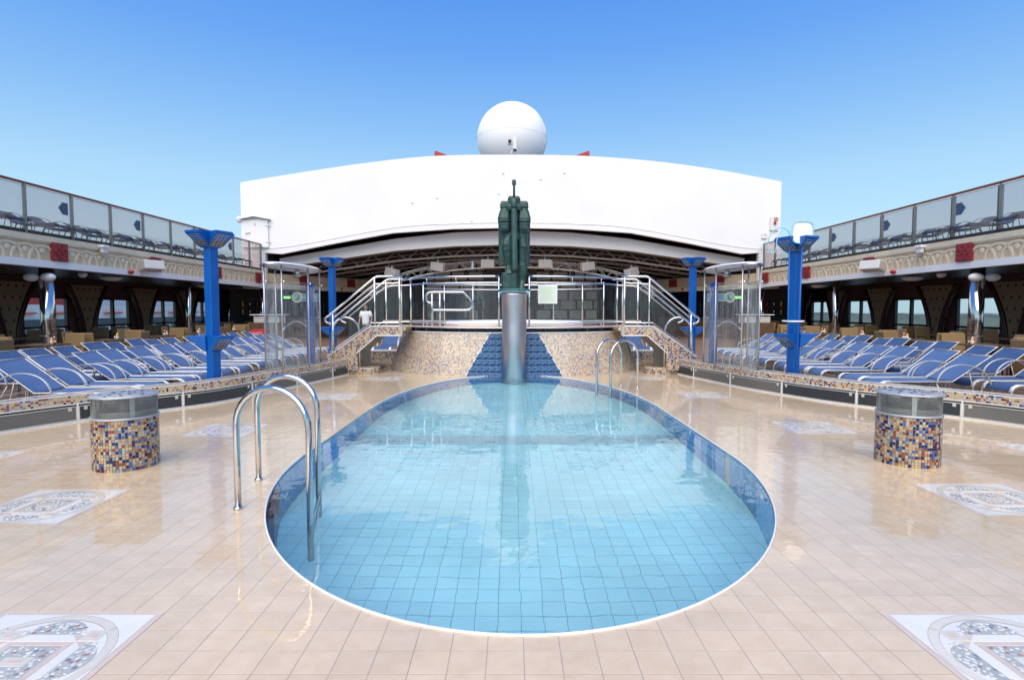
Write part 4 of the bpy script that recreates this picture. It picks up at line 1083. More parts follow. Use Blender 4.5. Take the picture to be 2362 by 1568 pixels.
# ------------------------------------------------------------------ sun loungers
def make_lounger(sling, z_back=.43, run=.585, m_alu=m_alu, m_trim=m_trim):
    root = mk('sun_lounger', None)
    W = .27; zs = .36
    path = [(-run, zs + z_back), (-run * .5, zs + z_back * .5 - .012), (-.02, zs + .012), (.03, zs), (.5, zs - .016), (.95, zs - .004), (1.07, zs - .006), (1.13, zs - .03), (1.16, zs - .08)]
    def sheet(a, b, nm):
        seg = path[a:b + 1]; mb = MB()
        for x, z in seg:
            for y in (-W, -W * .4, W * .4, W):
                mb.v.append((x, y, z - (.010 if abs(y) < W * .9 else 0)))
        for x, z in seg:
            for y in (-W, -W * .4, W * .4, W): mb.v.append((x, y, z - .012 - (.010 if abs(y) < W * .9 else 0)))
        n = len(seg)
        for i in range(n - 1):
            for k in range(3):
                mb.f.append((i * 4 + k, (i + 1) * 4 + k, (i + 1) * 4 + k + 1, i * 4 + k + 1)); q = n * 4
                mb.f.append((q + i * 4 + k, q + i * 4 + k + 1, q + (i + 1) * 4 + k + 1, q + (i + 1) * 4 + k))
        return mb.build(nm, sling, root, True)
    sheet(0, 2, 'backrest'); sheet(3, 8, 'seat')
    for sy in (-1, 1):
        y = sy * (W + .010)
        bk = [(-run - .01, y, zs + z_back + .006), (0, y, zs + .004)]
        MB().tube(bk, .007, 6, False, .008).build('back_rail', m_alu, root)
        ft = [(0, y, zs), (.95, y, zs), (1.08, y, zs - .004), (1.15, y, zs - .03), (1.185, y, zs - .09), (1.20, y, zs - .2), (1.21, y, 0)]
        MB().tube(ft, .011, 6, False, .011).build('side_rail', m_alu, root)
        # wide bright band where rail bends down at the foot
        MB().tube([(1.0, y - sy * .02, zs + .012), (1.10, y - sy * .02, zs + .008), (1.165, y - sy * .02, zs - .03), (1.195, y - sy * .02, zs - .10)], .007, 6, False, .036, up=(.6, 0, 1)).build('foot_band', m_trim, root, True)
        ar = [(.30, zs - .03), (.26, zs + .10), (.17, zs + .20), (.03, zs + .262), (-.14, zs + .275), (-.32, zs + .235), (-.48, zs + .14), (-.575, zs - .02), (-.61, zs - .18), (-.62, 0)]
        ya = sy * (W + .055)
        MB().tube(smoothpath([(x, ya, z) for x, z in ar], 3), .008, 6, False, .022, up=(0, sy * 1e-3, 1) if False else None).build('armrest', m_alu, root, True)
        MB().tube([(-.62, ya, .02), (-.30, ya, .10), (.2, ya, .16), (.30, ya, zs - .03)], .011, 6).build('brace', m_alu, root, True)
        MB().tube([(-.28, sy * W * .9, zs + .18), (-.40, sy * W * .9, .12)], .009, 6).build('back_strut', m_alu, root, True)
    MB().tube([(1.2, -W, .16), (1.2, W, .16)], .011, 6).build('stretcher', m_alu, root, True)
    MB().tube([(-.62, -W - .055, .08), (-.62, W + .055, .08)], .011, 6).build('stretcher', m_alu, root, True)
    MB().tube([(-run - .01, -W - .018, zs + z_back + .004), (-run - .01, W + .018, zs + z_back + .004)], .012, 6).build('top_bar', m_alu, root, True)
    return freeze(root)
LA = make_lounger(m_sling); LA2 = make_lounger(m_sling, .40, .60); LB = make_lounger(m_sling_shade); LB2 = make_lounger(m_sling_shade, .47, .56); LC = make_lounger(m_sling_backlit, .36, .62, m_alu_backlit, m_alu_backlit)
used = {}
def place(proto, loc, rz, label, cat, group, scale=None):
    o = proto if proto.name not in used else copy_tree(proto)
    used.setdefault(proto.name, 1)
    o.location = loc; o.rotation_euler = (0, 0, rz); tag(o, label, cat, group)
    if scale: o.scale = scale
    return o
yl1 = [8.0, 8.73, 9.52, 10.05, 10.83, 11.5, 12.33, 13.05, 13.8, 14.6, 15.3, 16.1, 16.9]
yr1 = [9.24, 9.92, 10.9, 11.62, 12.26, 13.23, 13.96, 14.5, 15.3, 16.0, 16.75]
yl2 = [9.0, 9.6, 10.25, 10.95, 11.58, 12.25, 12.93, 13.6, 14.3, 15.1, 15.9, 16.7, 17.5, 18.3]
yr2 = [8.7, 9.4, 10.36, 11.04, 11.94, 12.66, 13.4, 14.06, 14.81, 15.4, 16.2, 17.2, 18.0]
for row, (ylist, hx, proto, nm) in enumerate(((yl1, -6.62, LA, 'left front'), (yl2, -8.10, LB, 'left rear'), (yr1, 7.06, LA, 'right front'), (yr2, 8.68, LB, 'right rear'))):
    for i, y in enumerate(ylist):
        place((proto, proto, LA2 if proto is LA else LB2)[rnd.randrange(3)], (hx + rnd.uniform(-.05, .05), y, 0), (0 if hx < 0 else PI) + R(rnd.uniform(-3, 3)),
              '%s blue sling sun lounger of the %s row, counted from the camera' % (ORD[i], nm), 'sun lounger', 'sun loungers in the %s row' % nm)
for side in (-1, 1):
    place(LB, (side * 3.95, 18.2, 0), -PI / 2, 'blue sun lounger seen end-on beneath the %s stair bridge' % SIDE[side], 'sun lounger', 'loungers behind the spa')
    for i in range(11):
        y = 14.0 + i * 1.2 + (.25 if i % 2 else 0)
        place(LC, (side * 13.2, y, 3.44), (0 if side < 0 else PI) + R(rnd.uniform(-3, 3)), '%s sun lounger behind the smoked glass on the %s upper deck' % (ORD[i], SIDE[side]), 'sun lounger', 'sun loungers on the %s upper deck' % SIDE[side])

# ------------------------------------------------------------------ cafe chairs, tables, condiments
def make_chair():
    c = mk('cafe_chair', None)
    mb = MB(); mb.box(-.02, .02, -.25, .25, .30, .95, Matrix.Translation((-.22, 0, 0)) @ Matrix.Rotation(R(-6), 4, 'Y')); mb.build('backrest', m_rattan, c, bevel=.02)
    MB().box(-.23, .23, -.24, .24, .40, .46).build('seat', m_rattan, c, bevel=.015)
    for sx in (-1, 1):
        for sy in (-1, 1): MB().tube([(sx * .20, sy * .21, 0), (sx * .19, sy * .20, .41)], .014, 6).build('leg', m_frame, c, True)
        MB().tube([(-.22, sx * .235, .62), (.02, sx * .245, .64), (.2, sx * .235, .62), (.21, sx * .22, .42)], .013, 6).build('armrest', m_frame, c, True)
    return freeze(c)
def make_table():
    t = mk('cafe_table', None)
    MB().box(-.38, .38, -.38, .38, .70, .735).build('top', m_table, t, bevel=.008)
    MB().tube([(0, 0, .03), (0, 0, .70)], .035, 10).build('stem', m_frame, t, True)
    MB().lathe([(.24, 0), (.22, .02), (.05, .04)], 20).build('foot', m_frame, t, True)
    return freeze(t)
def make_caddy():
    k = mk('condiment_caddy', None)
    for dx, m_, h in ((-.04, m_yel, .15), (.035, m_ket, .17)):
        MB().lathe([(.030, 0), (.034, .02), (.034, h * .62), (.018, h * .8), (.015, h * .84)], 12, (dx, 0, 0)).build('bottle', m_, k, True)
        MB().lathe([(.017, h * .84), (.016, h * .95), (.006, h)], 10, (dx, 0, 0)).build('cap', m_trim, k, True)
        MB().lathe([(.0352, h * .2), (.0352, h * .5)], 12, (dx, 0, 0), False, False).build('bottle_label', m_trim, k, True)
    MB().lathe([(.02, 0), (.022, .05), (.012, .08)], 10, (0, .06, 0)).build('salt_shaker', m_steel, k, True)
    return freeze(k)
CHA, TAB, CAD = make_chair(), make_table(), make_caddy()
for side in (-1, 1):
    for i in range(8):
        y = 10.6 + i * 2.05; x = side * 10.55
        nm = ORD[i]
        place(TAB, (x, y, 0), R(rnd.uniform(-3, 3)), '%s cafe table behind the %s loungers, counted from the camera' % (nm, SIDE[side]), 'table', 'cafe tables on the %s' % SIDE[side])
        place(CAD, (x - side * .22, y + rnd.uniform(-.15, .15), .735), rnd.uniform(0, 6), 'mustard and ketchup bottles on the %s cafe table on the %s' % (nm, SIDE[side]), 'condiments', 'condiments on the %s tables' % SIDE[side])
        for j, (dx, dy, a) in enumerate(((-.02, .62, -PI / 2), (-.02, -.62, PI / 2), (.66, 0, PI if side > 0 else PI), (-.64, .02, 0))):
            if j == 3 and i % 2: continue
            place(CHA, (x + side * dx, y + dy, 0), a + (PI if (side < 0 and j >= 2) else 0) + R(rnd.uniform(-14, 14)),
                  'tan rattan chair on the %s side of the %s cafe table on the %s' % (('far', 'near', 'window', 'pool')[j], nm, SIDE[side]), 'chair', 'cafe chairs on the %s' % SIDE[side])
    for i in range(6):
        y = 15.2 + i * 2.6; x = side * 13.6
        place(TAB, (x, y, 0), 0, '%s cafe table in the row by the %s windows' % (ORD[i], SIDE[side]), 'table', 'cafe tables by the %s windows' % SIDE[side])
        for j, dy in enumerate((.62, -.62)):
            place(CHA, (x, y + dy, 0), (-PI / 2 if dy > 0 else PI / 2) + R(rnd.uniform(-10, 10)), 'tan rattan chair %s the %s table by the %s windows' % (('beyond', 'before')[j], ORD[i], SIDE[side]), 'chair', 'cafe chairs by the %s windows' % SIDE[side])

# ------------------------------------------------------------------ side decks: fascia, balustrade, ceiling, window wall
XF = 12.05; Y0, Y1 = 3.0, 27.4
def side_deck(sd):
    nm = SIDE[sd]
    def bx(name, x0, x1, y0, y1, z0, z1, mat, parent=None, **kw):
        a, b = sorted((sd * x0, sd * x1)); return MB().box(a, b, y0, y1, z0, z1).build(name, mat, parent, **kw)
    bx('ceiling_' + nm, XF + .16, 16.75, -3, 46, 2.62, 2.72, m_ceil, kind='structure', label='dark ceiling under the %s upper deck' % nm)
    bx('upper_deck_' + nm, XF + .05, 16.75, -3, 27.35, 3.34, 3.43, m_floorl, kind='structure', label='upper sun deck floor on the %s' % nm)
    f = thing('frieze_fascia', 'cream carved frieze fascia with red plaques along the %s upper deck' % nm, 'fascia', group='carved fascias')
    bx('frieze_panel', XF + .04, XF + .16, Y0, Y1, 2.78, 3.26, m_creamd, f)
    bx('lower_beam', XF, XF + .158, Y0, Y1, 2.60, 2.779, m_cream if False else m_white, f)
    bx('cornice', XF - .01, XF + .158, Y0, Y1, 3.262, 3.41, m_cream, f)
    bx('cornice_bead', XF + .005, XF + .04, Y0, Y1, 3.225, 3.259, m_cream, f)
    bx('gutter', XF + .0, XF + .158, Y0, Y1, 3.412, 3.50, m_black, f)
    pl = [11.1, 15.15, 19.2, 23.25, 27.0]
    # arches: flat raised bands, interlaced
    def arch_me(z):
        mb = MB(); w_ = .032; R1, R2 = .435, .40
        n = 14; a = [( -math.cos(PI * k / n), math.sin(PI * k / n)) for k in range(n + 1)]
        for (c, s_) in a:
            for rr in (1.0, 1.0 - w_ / R1 * 2):
                for x in (0, -.022): mb.v.append((sd * (XF + .04 + x), c * R1 * rr, 2.785 + s_ * R2 * rr))
        for i in range(n):
            o, q = i * 4, i * 4 + 4
            for p_ in ((0, 1), (1, 3), (3, 2), (2, 0)): mb.f.append((o + p_[0], o + p_[1], q + p_[1], q + p_[0]))
        return mb.mesh('arch_moulding', m_cream)
    am = arch_me(0)
    bm_ = MB(); bm_.ball((0, 0, 0), .08, 14, 8, (.14, 1, 1)); bme = bm_.mesh('boss', m_cream, True)
    for a, b in zip(pl, pl[1:]):
        nA = 7; step = (b - a - .5) / nA
        for k in range(nA):
            yc = a + .25 + step * (k + .5)
            if 12 < yc < 27.0:
                mk('arch_moulding', am, f, loc=(0, yc, 0)); mk('boss', bme, f, loc=(sd * (XF + .035), yc, 3.03))
    for y in pl[1:]:
        q = mk('plaque', None, f, loc=(sd * (XF - .0), y, 2.80))
        MB().box(-.05, .045, -.25, .25, 0, .47).build('plaque_slab', m_red, q)
        for dy, dz in ((0, .33), (-.11, .22), (.11, .22), (0, .11)):
            mb = MB(); mb.tube([(sd * -.052 if False else -sd * .052, dy + .075 * math.cos(2 * PI * k / 14), dz + .02 + .075 * math.sin(2 * PI * k / 14)) for k in range(14)], .014, 6, True); mb.build('lobe_ring', m_red, q, True)
    # loudspeaker and siren
    y = 18.55
    s_ = thing('wall_loudspeaker', 'white loudspeaker on a bracket at the %s frieze fascia' % nm, 'loudspeaker', (sd * (XF - .28), y, 2.93), R(0), 'fascia loudspeakers')
    A = Matrix.Rotation(sd * R(28), 4, 'Z') @ Matrix.Rotation(sd * R(12), 4, 'Y')
    mb = MB(); mb.box(-.22, .22, -.32, .32, -.15, .15); mb.xf(A); mb.build('cabinet', m_spk, s_, bevel=.03)
    mb = MB(); mb.box(-.195 , .195, -.325, -.318, -.125, .125); mb.xf(A); mb.build('grille', m_spkg, s_)
    MB().box(-.035, .035, -.09, .09, -.09, .09, Matrix.Translation((sd * .235, .1, 0))).build('bracket', m_whited, s_, bevel=.01)
    b_ = thing('red_siren', 'red siren on the white beam below the %s frieze' % nm, 'siren', (sd * (XF - .05), 17.9, 2.70), group='red sirens')
    MB().ball((0, 0, 0), .085, 14, 8, (.9, 1.2, .8)).build('dome', m_redl, b_, True); MB().lathe([(.06, 0), (.06, .05)], 12).xf(Matrix.Rotation(sd * PI / 2, 4, 'Y')).build('mount', m_black, b_)
    fl = thing('flood_light', 'small white floodlight box on the %s cornice' % nm, 'floodlight', (sd * (XF - .08), 16.7, 3.33), group='cornice floodlights')
    MB().box(-.08, .08, -.14, .14, -.02, .07).build('housing', m_white, fl, bevel=.02); MB().box(-.05, .05, -.10, .10, -.16, -.022).build('arm', m_whited, fl, bevel=.01)
    # balustrade
    g = thing('glass_balustrade', 'smoked glass balustrade with teak handrail on the %s upper deck' % nm, 'balustrade', group='upper deck balustrades')
    posts = [14.14 + 1.5 * k for k in range(-7, 10) if 14.14 + 1.5 * k < 27.4]
    ends = posts + [27.30]
    pm = MB(); pm.box(-.012, .05, -.035, .035, 3.42, 4.62); pme = pm.mesh('post', m_post)
    pm2 = MB(); pm2.box(-.014, .0, -.05, -.038, 3.44, 4.60); pm2.box(-.014, 0, .038, .05, 3.44, 4.60)
    for y in ends:
        o = mk('post', pme, g, loc=(sd * (XF + .03), y, 0))
        if y > 12.2: MB().box(-.02, .02, .036, .10, 3.45, 4.59, Matrix.Translation((sd * (XF + .055), y, 0))).build('post_plate', m_black, g)
    for y0, y1 in zip(ends, ends[1:]):
        a, b = sorted((sd * (XF + .03), sd * (XF + .04))); MB().box(a, b, y0 + .055, y1 - .055, 3.50, 4.58).build('glass_pane', m_bglass, g)
        MB().box(*sorted((sd * (XF + .015), sd * (XF + .055))), y0 + .04, y1 - .04, 4.585, 4.612).build('glass_channel', m_trim, g)
    MB().tube([(sd * (XF + .04), Y0, 4.655), (sd * (XF + .04), Y1, 4.655)], .032, 8, False, .042, up=(0, 0, 1)).build('handrail', m_wood, g, True)
    for y in ([15.64, 18.64, 24.64] if sd < 0 else [15.64, 18.64, 21.64]):
        yy = y + (-.10 if True else 0)
        hx = sd * (XF + .012); pts = [(-.02, -.16), (-.02, .16), (-.20, .16), (-.34, 0), (-.20, -.16)]
        mb = MB(); mb.prism(pts, lambda a, b, d: (d, yy + a, 4.22 + b), *sorted((hx, hx + sd * .006))); mb.build('arrow_sticker', m_sticker, g)
    # window wall, arches between windows
    w_ = thing('window_wall_' + nm, 'dark maroon window wall of the %s lounge' % nm, None, kind='structure')
    XW = 16.5; wy = [9.9 + 3.4 * k for k in range(10)]
    bx('wall_low', XW, XW + .2, -3, 46, -.01, .62, m_wall, w_); bx('wall_top', XW, XW + .2, -3, 46, 1.98, 2.62, m_wall, w_)
    edges = [-3] + [v for y in wy for v in (y - 1.0, y + 1.0)] + [46]
    for a, b in zip(edges[0::2], edges[1::2]): bx('wall_pier', XW, XW + .2, a, b, .62, 1.98, m_wall, w_)
    for i, y in enumerate(wy):
        if y < 16: continue
        o = thing('window', None, None); o.parent = w_
        bx('pane', XW + .09, XW + .10, y - .98, y + .98, .64, 1.96, m_wglass, o)
        for (ya, yb, za, zb) in ((y - 1.0, y - .93, .62, 1.98), (y + .93, y + 1.0, .62, 1.98), (y - .05, y + .05, .62, 1.98), (y - 1.0, y + 1.0, .62, .69), (y - 1.0, y + 1.0, 1.91, 1.98), (y - 1.0, y + 1.0, .84, .92)):
            bx('frame_bar', XW + .03, XW + .15, ya, yb, za, zb, m_frame, o)
    for i, y in enumerate([a + 1.7 for a in wy]):
        if y < 16: continue
        pr = []
        for k in range(13):
            z = .02 + 2.42 * k / 12; wd = .20 + .72 * max(0, (z - .3) / 2.1) ** 2.0; pr.append((wd, z))
        poly = [(-a, b) for a, b in pr] + [(a, b) for a, b in pr[::-1]]
        q = thing('arched_pier', '%s patterned pier flaring upward between the %s windows' % (ORD[max(0, i - 2)], nm), 'pier', group='patterned piers on the %s' % nm)
        MB().prism(poly, lambda a, b, d: (d, y + a, b), *sorted((sd * 16.32, sd * 16.49))).build('panel', m_paper, q)
        for sg in (-1, 1):
            for e, rr in ((.0, .055), (.10, .045)):
                MB().tube([(sd * 16.30, y + sg * (a + e), b) for a, b in pr], rr, 8).build('moulding', m_trimm, q, True)
    # steel columns
    for k, (y, r_) in enumerate(((15.15, .17), (21.75, .10), (28.2, .12))):
        c = thing('steel_column', '%s polished steel column under the %s upper deck' % (('thick near', 'thin middle', 'far')[k], nm), 'column', (sd * 12.42, y, 0), group='polished steel columns')
        MB().lathe([(r_, .0), (r_, 2.62)], 28).build('shaft', m_steel, c, True); MB().lathe([(r_ + .012, .80), (r_ + .012, .83)], 28, capb=False, capt=False).build('ring', m_steel, c, True)
        if k == 0:
            MB().lathe([(.07, 0), (.07, 2.62)], 18, (sd * .35, .4, 0)).build('side_pipe', m_steel, c, True)
            for j, (dx, dy) in enumerate(((-.22, -.1), (.22, -.1))):
                MB().ball((dx, dy - .12, 2.36), .16, 14, 8, (1.2, .8, .7)).build('horn_speaker', m_whited, c, True)
    for k, (x, y) in enumerate(((13.2, 18.7), (13.3, 24.6), (12.7, 16.8))):
        c = thing('ceiling_light', '%s round white lamp on the dark %s ceiling' % (('second', 'farthest', 'nearest')[k], nm), 'ceiling light', (sd * x, y, 2.62), group='ceiling lamps')
        r_ = .3 if k < 2 else .12
        MB().lathe([(r_ * .5, -.16), (r_, -.10), (r_, -.03), (.05, -.0)], 20).build('shade', m_whited, c, True)
side_deck(-1); side_deck(1)

# ------------------------------------------------------------------ white deckhouse wall, hatch, boxes
YW = 27.5
PC, PS = math.cos(math.atan(69 / 1304)), math.sin(math.atan(69 / 1304))
def z_at(v, Y):
    q = (784 - v) / 1304; return 1.5 + Y * (-PS + q * PC) / (PC + q * PS)
def x_at(u_, Y, v=600):
    q = (784 - v) / 1304; return (u_ - 1181) / 1304 * Y / (PC + q * PS)
topv = [(554, 421), (700, 397), (860, 374), (1005, 360), (1181, 357), (1350, 360), (1500, 371), (1650, 391), (1803, 419)]
topc = smoothpath([(x_at(a, YW, b_), z_at(b_, YW), 0) for a, b_ in topv], 5)
xl, xr = topc[0].x, topc[-1].x
botc = [(xl, 2.55), (-11.95, 2.55), (-11.95, 4.26), (-11.15, 4.20)] + [(-5.74, 5.21), (-2.9, 5.40), (0, 5.46), (2.9, 5.40), (5.74, 5.21)] + [(11.15, 4.20), (11.95, 4.26), (11.95, 2.55), (xr, 2.55)]
hw = thing('deckhouse_wall', 'tall white curved-topped deckhouse wall spanning the far end of the pool deck', 'deckhouse')
def strip(bot, top, ya, yb, name, mat, par):
    """wall between two height functions sampled over x, closed front/back/top/bottom"""
    xs = sorted(set([round(p[0], 4) for p in bot] + [round(p[0], 4) for p in top]))
    def f(pl, x):
        for a, b2 in zip(pl, pl[1:]):
            if a[0] - 1e-6 <= x <= b2[0] + 1e-6 and b2[0] > a[0]: return a[1] + (b2[1] - a[1]) * (x - a[0]) / (b2[0] - a[0])
        return pl[-1][1] if x >= pl[-1][0] else pl[0][1]
    mb = MB(); n = len(xs)
    for y in (ya, yb):
        mb.v += [(x, y, f(bot, x)) for x in xs]; mb.v += [(x, y, f(top, x)) for x in xs]
    for i in range(n - 1):
        mb.f += [(i, i + 1, n + i + 1, n + i), (2 * n + i + 1, 2 * n + i, 3 * n + i, 3 * n + i + 1), (n + i, n + i + 1, 3 * n + i + 1, 3 * n + i), (i + 1, i, 2 * n + i, 2 * n + i + 1)]
    mb.f += [(0, n, 3 * n, 2 * n), (n - 1, 3 * n - 1, 4 * n - 1, 2 * n - 1)]
    return mb.build(name, mat, par)
T2 = [(p.x, p.y) for p in topc]
def topz(x):
    for a, b2 in zip(T2, T2[1:]):
        if a[0] <= x <= b2[0]: return a[1] + (b2[1] - a[1]) * (x - a[0]) / (b2[0] - a[0])
    return T2[-1][1]
strip([(-11.93, 4.26), (-11.15, 4.20), (-8.5, 4.72), (-5.74, 5.21), (-2.9, 5.40), (0, 5.46), (2.9, 5.40), (5.74, 5.21), (8.5, 4.72), (11.15, 4.20), (11.93, 4.26)], [(-11.93, topz(-11.93))] + [p for p in T2 if -11.93 < p[0] < 11.93] + [(11.93, topz(11.93))], YW, YW + .25, 'wall_plate', m_white, hw)
for sd in (-1, 1):
    xo = xl if sd < 0 else xr
    a, b2 = sorted((xo, sd * 11.931))
    strip([(a, 2.55), (b2, 2.55)], [(a, topz(a + 1e-4)), (b2, topz(b2 - 1e-4))], YW, YW + .25, 'wall_plate', m_white, hw)
    # returns running aft so the wall has depth
    MB().box(*sorted((xo, xo - sd * .2)), YW + .25, 46, 2.55, topz(xo * .999) - .02).build('side_plate', m_white, hw)
# seam ledge above the slot
seam = [(-12.9, 4.38), (-10.5, 4.60), (-5.74, 5.45), (-2.9, 5.64), (0, 5.70), (2.9, 5.64), (5.74, 5.45), (10.5, 4.60), (12.9, 4.38)]
MB().tube(smoothpath([(x, YW - .005, z) for x, z in seam], 5), .018, 6).build('weld_seam', m_whited, hw)
for u_, v_ in ((952, 468), (1009, 456), (1247, 414), (1301, 399), (1161, 400), (1088, 510), (1150, 447)):
    MB().lathe([(.04, 0), (.04, .03), (.02, .05)], 10).xf(Matrix.Translation((x_at(u_, YW), YW, z_at(v_, YW))) @ Matrix.Rotation(PI / 2, 4, 'X')).build('stud', m_whited, hw, True)
MB().lathe([(.16, 0), (.16, .06)], 16).xf(Matrix.Translation((x_at(553, YW), YW + .1, z_at(506, YW))) @ Matrix.Rotation(PI / 2, 4, 'X')).build('fairlead', m_whited, hw, True)
ht = thing('access_hatch', 'white steel access hatch with gabled rain hood on the deckhouse wall', 'hatch', (x_at(592, YW), YW, z_at(538, YW)))
MB().box(-.62, .62, -.10, -.002, -.70, .62).build('door', m_white, ht, bevel=.02)
MB().add([(-.74, -.26, .66), (0, -.26, .80), (.74, -.26, .66), (-.74, 0, .68), (0, 0, .82), (.74, 0, .68), (-.74, -.26, .63), (0, -.26, .77), (.74, -.26, .63), (-.74, 0, .65), (0, 0, .79), (.74, 0, .65)], [(0, 1, 4, 3), (1, 2, 5, 4), (6, 9, 10, 7), (7, 10, 11, 8), (0, 6, 7, 1), (1, 7, 8, 2), (0, 3, 9, 6), (2, 8, 11, 5)]).build('rain_hood', m_whited, ht)
for z in (.35, -.42): MB().tube([(.50, -.12, z), (.70, -.06, z)], .03, 8).build('hinge', m_whited, ht)
for x, z in ((0, .42), (0, -.55)): MB().tube([(x, -.16, z + .05), (x, -.10, z - .05)], .025, 8).build('dog', m_whited, ht)
MB().tube([(-.46, -.14, -.03), (-.22, -.14, .01)], .018, 8).build('handle', m_steel, ht)
eb = thing('fire_box', 'white wall box with red alarm fittings on the deckhouse wall', 'alarm box', (x_at(1783, YW), YW, z_at(515, YW)))
MB().box(-.20, .20, -.10, -.002, -.36, .32).build('case', m_whited, eb, bevel=.02)
MB().tube([(.05 + .07 * math.cos(2 * PI * k / 14), -.12, .17 + .07 * math.sin(2 * PI * k / 14)) for k in range(14)], .02, 6, True).build('alarm_ring', m_redl, eb, True)
MB().box(-.06, .06, -.15, -.102, -.08, .06).build('alarm_button', m_redl, eb, bevel=.01)
e2 = thing('socket_box', 'small white socket box with brass fitting on the deckhouse wall', 'socket box', (x_at(1761, YW), YW, z_at(544, YW)))
MB().box(-.13, .13, -.07, -.002, -.15, .13).build('case', m_whited, e2, bevel=.02); MB().ball((.03, -.085, .05), .035).build('knob', m_yel, e2, True)

# ------------------------------------------------------------------ satellite dome, camera, funnel
Yd = 33
rd = thing('satellite_dome', 'huge white satellite radome above the deckhouse wall', 'radome', (0, Yd, 0))
zc = z_at(321, Yd); r_ = 79 * Yd / 1304
MB().ball((0, 0, zc), r_, 64, 40).build('shell', m_dome, rd, True)
MB().tube([((r_ + .004) * math.cos(2 * PI * k / 64), (r_ + .004) * math.sin(2 * PI * k / 64), zc + .02) for k in range(64)], .007, 6, True).build('seam', m_dome, rd, True)
for a in (-PI / 2 - .03, -PI / 2 + 1.2, -PI / 2 - 1.26):
    MB().tube([((r_ + .003) * math.cos(b2) * math.cos(a), (r_ + .003) * math.cos(b2) * math.sin(a), zc + (r_ + .003) * math.sin(b2)) for b2 in [R(-70 + 155 * k / 30) for k in range(31)]], .006, 6).build('seam', m_dome, rd, True)
MB().lathe([(1.5, 8.0), (1.4, zc - r_ + .4)], 32).build('pedestal', m_white, rd, True)
cc = thing('deck_camera', 'white security camera on a bracket in front of the radome', 'camera', (x_at(1176, YW), YW + .12, 9.04))
MB().box(-.09, .09, -.22, .18, .40, .58).build('body', m_white, cc, bevel=.02); MB().lathe([(.055, 0), (.06, .03)], 16).xf(Matrix.Translation((0, -.22, .48)) @ Matrix.Rotation(PI / 2, 4, 'X')).build('lens', m_hole, cc)
MB().box(-.075, .075, -.235, -.222, .41, .56).build('face_plate', m_frame, cc)
MB().box(.16, .32, -.1, .1, .16, .72).build('side_unit', m_whited, cc, bevel=.02); MB().box(.16, .32, -.11, .1, .08, .12).build('side_foot', m_frame, cc)
MB().tube([(.05, 0, -.02), (.12, 0, .10), (.12, 0, .45), (.2, 0, .5)], .025, 8).build('bracket', m_whited, cc)
fn = thing('ship_funnel', 'red winged funnel whose two tips show behind the deckhouse wall', 'funnel', (0, 50, 0))
zt = z_at(349, 50)
MB().box(-2.2, 2.2, 1, 6, 6, 12.2).build('stack', m_red, fn, bevel=.2)
m_fun = M('funnel_red', (.42, .035, .03), .45, 0, .1)
for sg in (-1, 1):
    xo = 176 * 50 / 1304
    pr = [(xo, zt), (xo - .15, zt + .05), (xo * .5, zt - 1.2), (2.0, zt - 2.4), (2.0, zt - 4.2), (xo * .6, zt - 2.6), (xo + .05, zt - .9)]
    pr = [(sg * a, b2) for a, b2 in pr]
    MB().prism(pr if sg < 0 else pr[::-1], lambda a, b2, d: (a, d, b2), 0, 4).build('wing', m_fun, fn, bevel=.05)

# ------------------------------------------------------------------ sliding roof over the far half
rf = thing('sliding_roof', 'white edged sliding roof with brown trusses beyond the deckhouse opening', 'roof')
Yr = 28.4
rt_ = [(-11.6, 4.05), (-5.78, 5.03), (-2.9, 5.33), (0, 5.44), (2.9, 5.33), (5.78, 5.03), (11.6, 4.05)]
rb_ = [(-11.6, 3.62), (-5.78, 4.46), (-2.9, 4.68), (0, 4.76), (2.9, 4.68), (5.78, 4.46), (11.6, 3.62)]
strip(rb_, rt_, Yr, Yr + .22, 'edge_beam', m_white, rf)
strip([(x, z + .0) for x, z in rt_], [(x, z + .03) for x, z in rt_], Yr - .05, Yr - .001, 'edge_lip', m_truss, rf)
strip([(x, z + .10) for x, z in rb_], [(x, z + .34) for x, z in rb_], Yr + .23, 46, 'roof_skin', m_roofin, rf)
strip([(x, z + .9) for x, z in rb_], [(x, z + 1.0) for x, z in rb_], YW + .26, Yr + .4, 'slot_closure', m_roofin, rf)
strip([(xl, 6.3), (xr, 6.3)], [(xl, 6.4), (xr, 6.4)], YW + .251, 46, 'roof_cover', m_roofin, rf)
def zroof(x):
    for a, b2 in zip(rb_, rb_[1:]):
        if a[0] <= x <= b2[0]: return a[1] + (b2[1] - a[1]) * (x - a[0]) / (b2[0] - a[0])
for k, yy in enumerate((29.2, 31.2, 33.6, 36.6)):
    tr = thing('roof_truss', None, None); tr.parent = rf
    xs = [-11.4 + 22.8 * i / 38 for i in range(39)]
    lo = [(x, yy, zroof(x) - .42) for x in xs]; hi = [(x, yy + .1, zroof(x) + .06) for x in xs]
    MB().tube(lo, .055, 8).build('chord', m_truss, tr, True); MB().tube(hi, .04, 6).build('chord', m_truss, tr, True)
    mb = MB()
    for i in range(0, 38): mb.tube([lo[i], hi[i + 1]] if i % 2 == 0 else [hi[i], lo[i + 1]], .026, 5)
    mb.build('web_bars', m_truss, tr, True)
for sd in (-1, 1):  # unseen side walls added so that the hall stays dark
    bk = thing('hall_daylight_screen', 'added dark bulkhead keeping daylight out of the %s side of the hall' % SIDE[sd], None, kind='structure')
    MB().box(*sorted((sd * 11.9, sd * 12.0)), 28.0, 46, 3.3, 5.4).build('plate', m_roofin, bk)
MB().box(-16.7, 16.7, 46, 46.2, 0, 9).build('hall_end_wall', m_roofin, None, kind='structure', label='dark end wall of the covered hall')
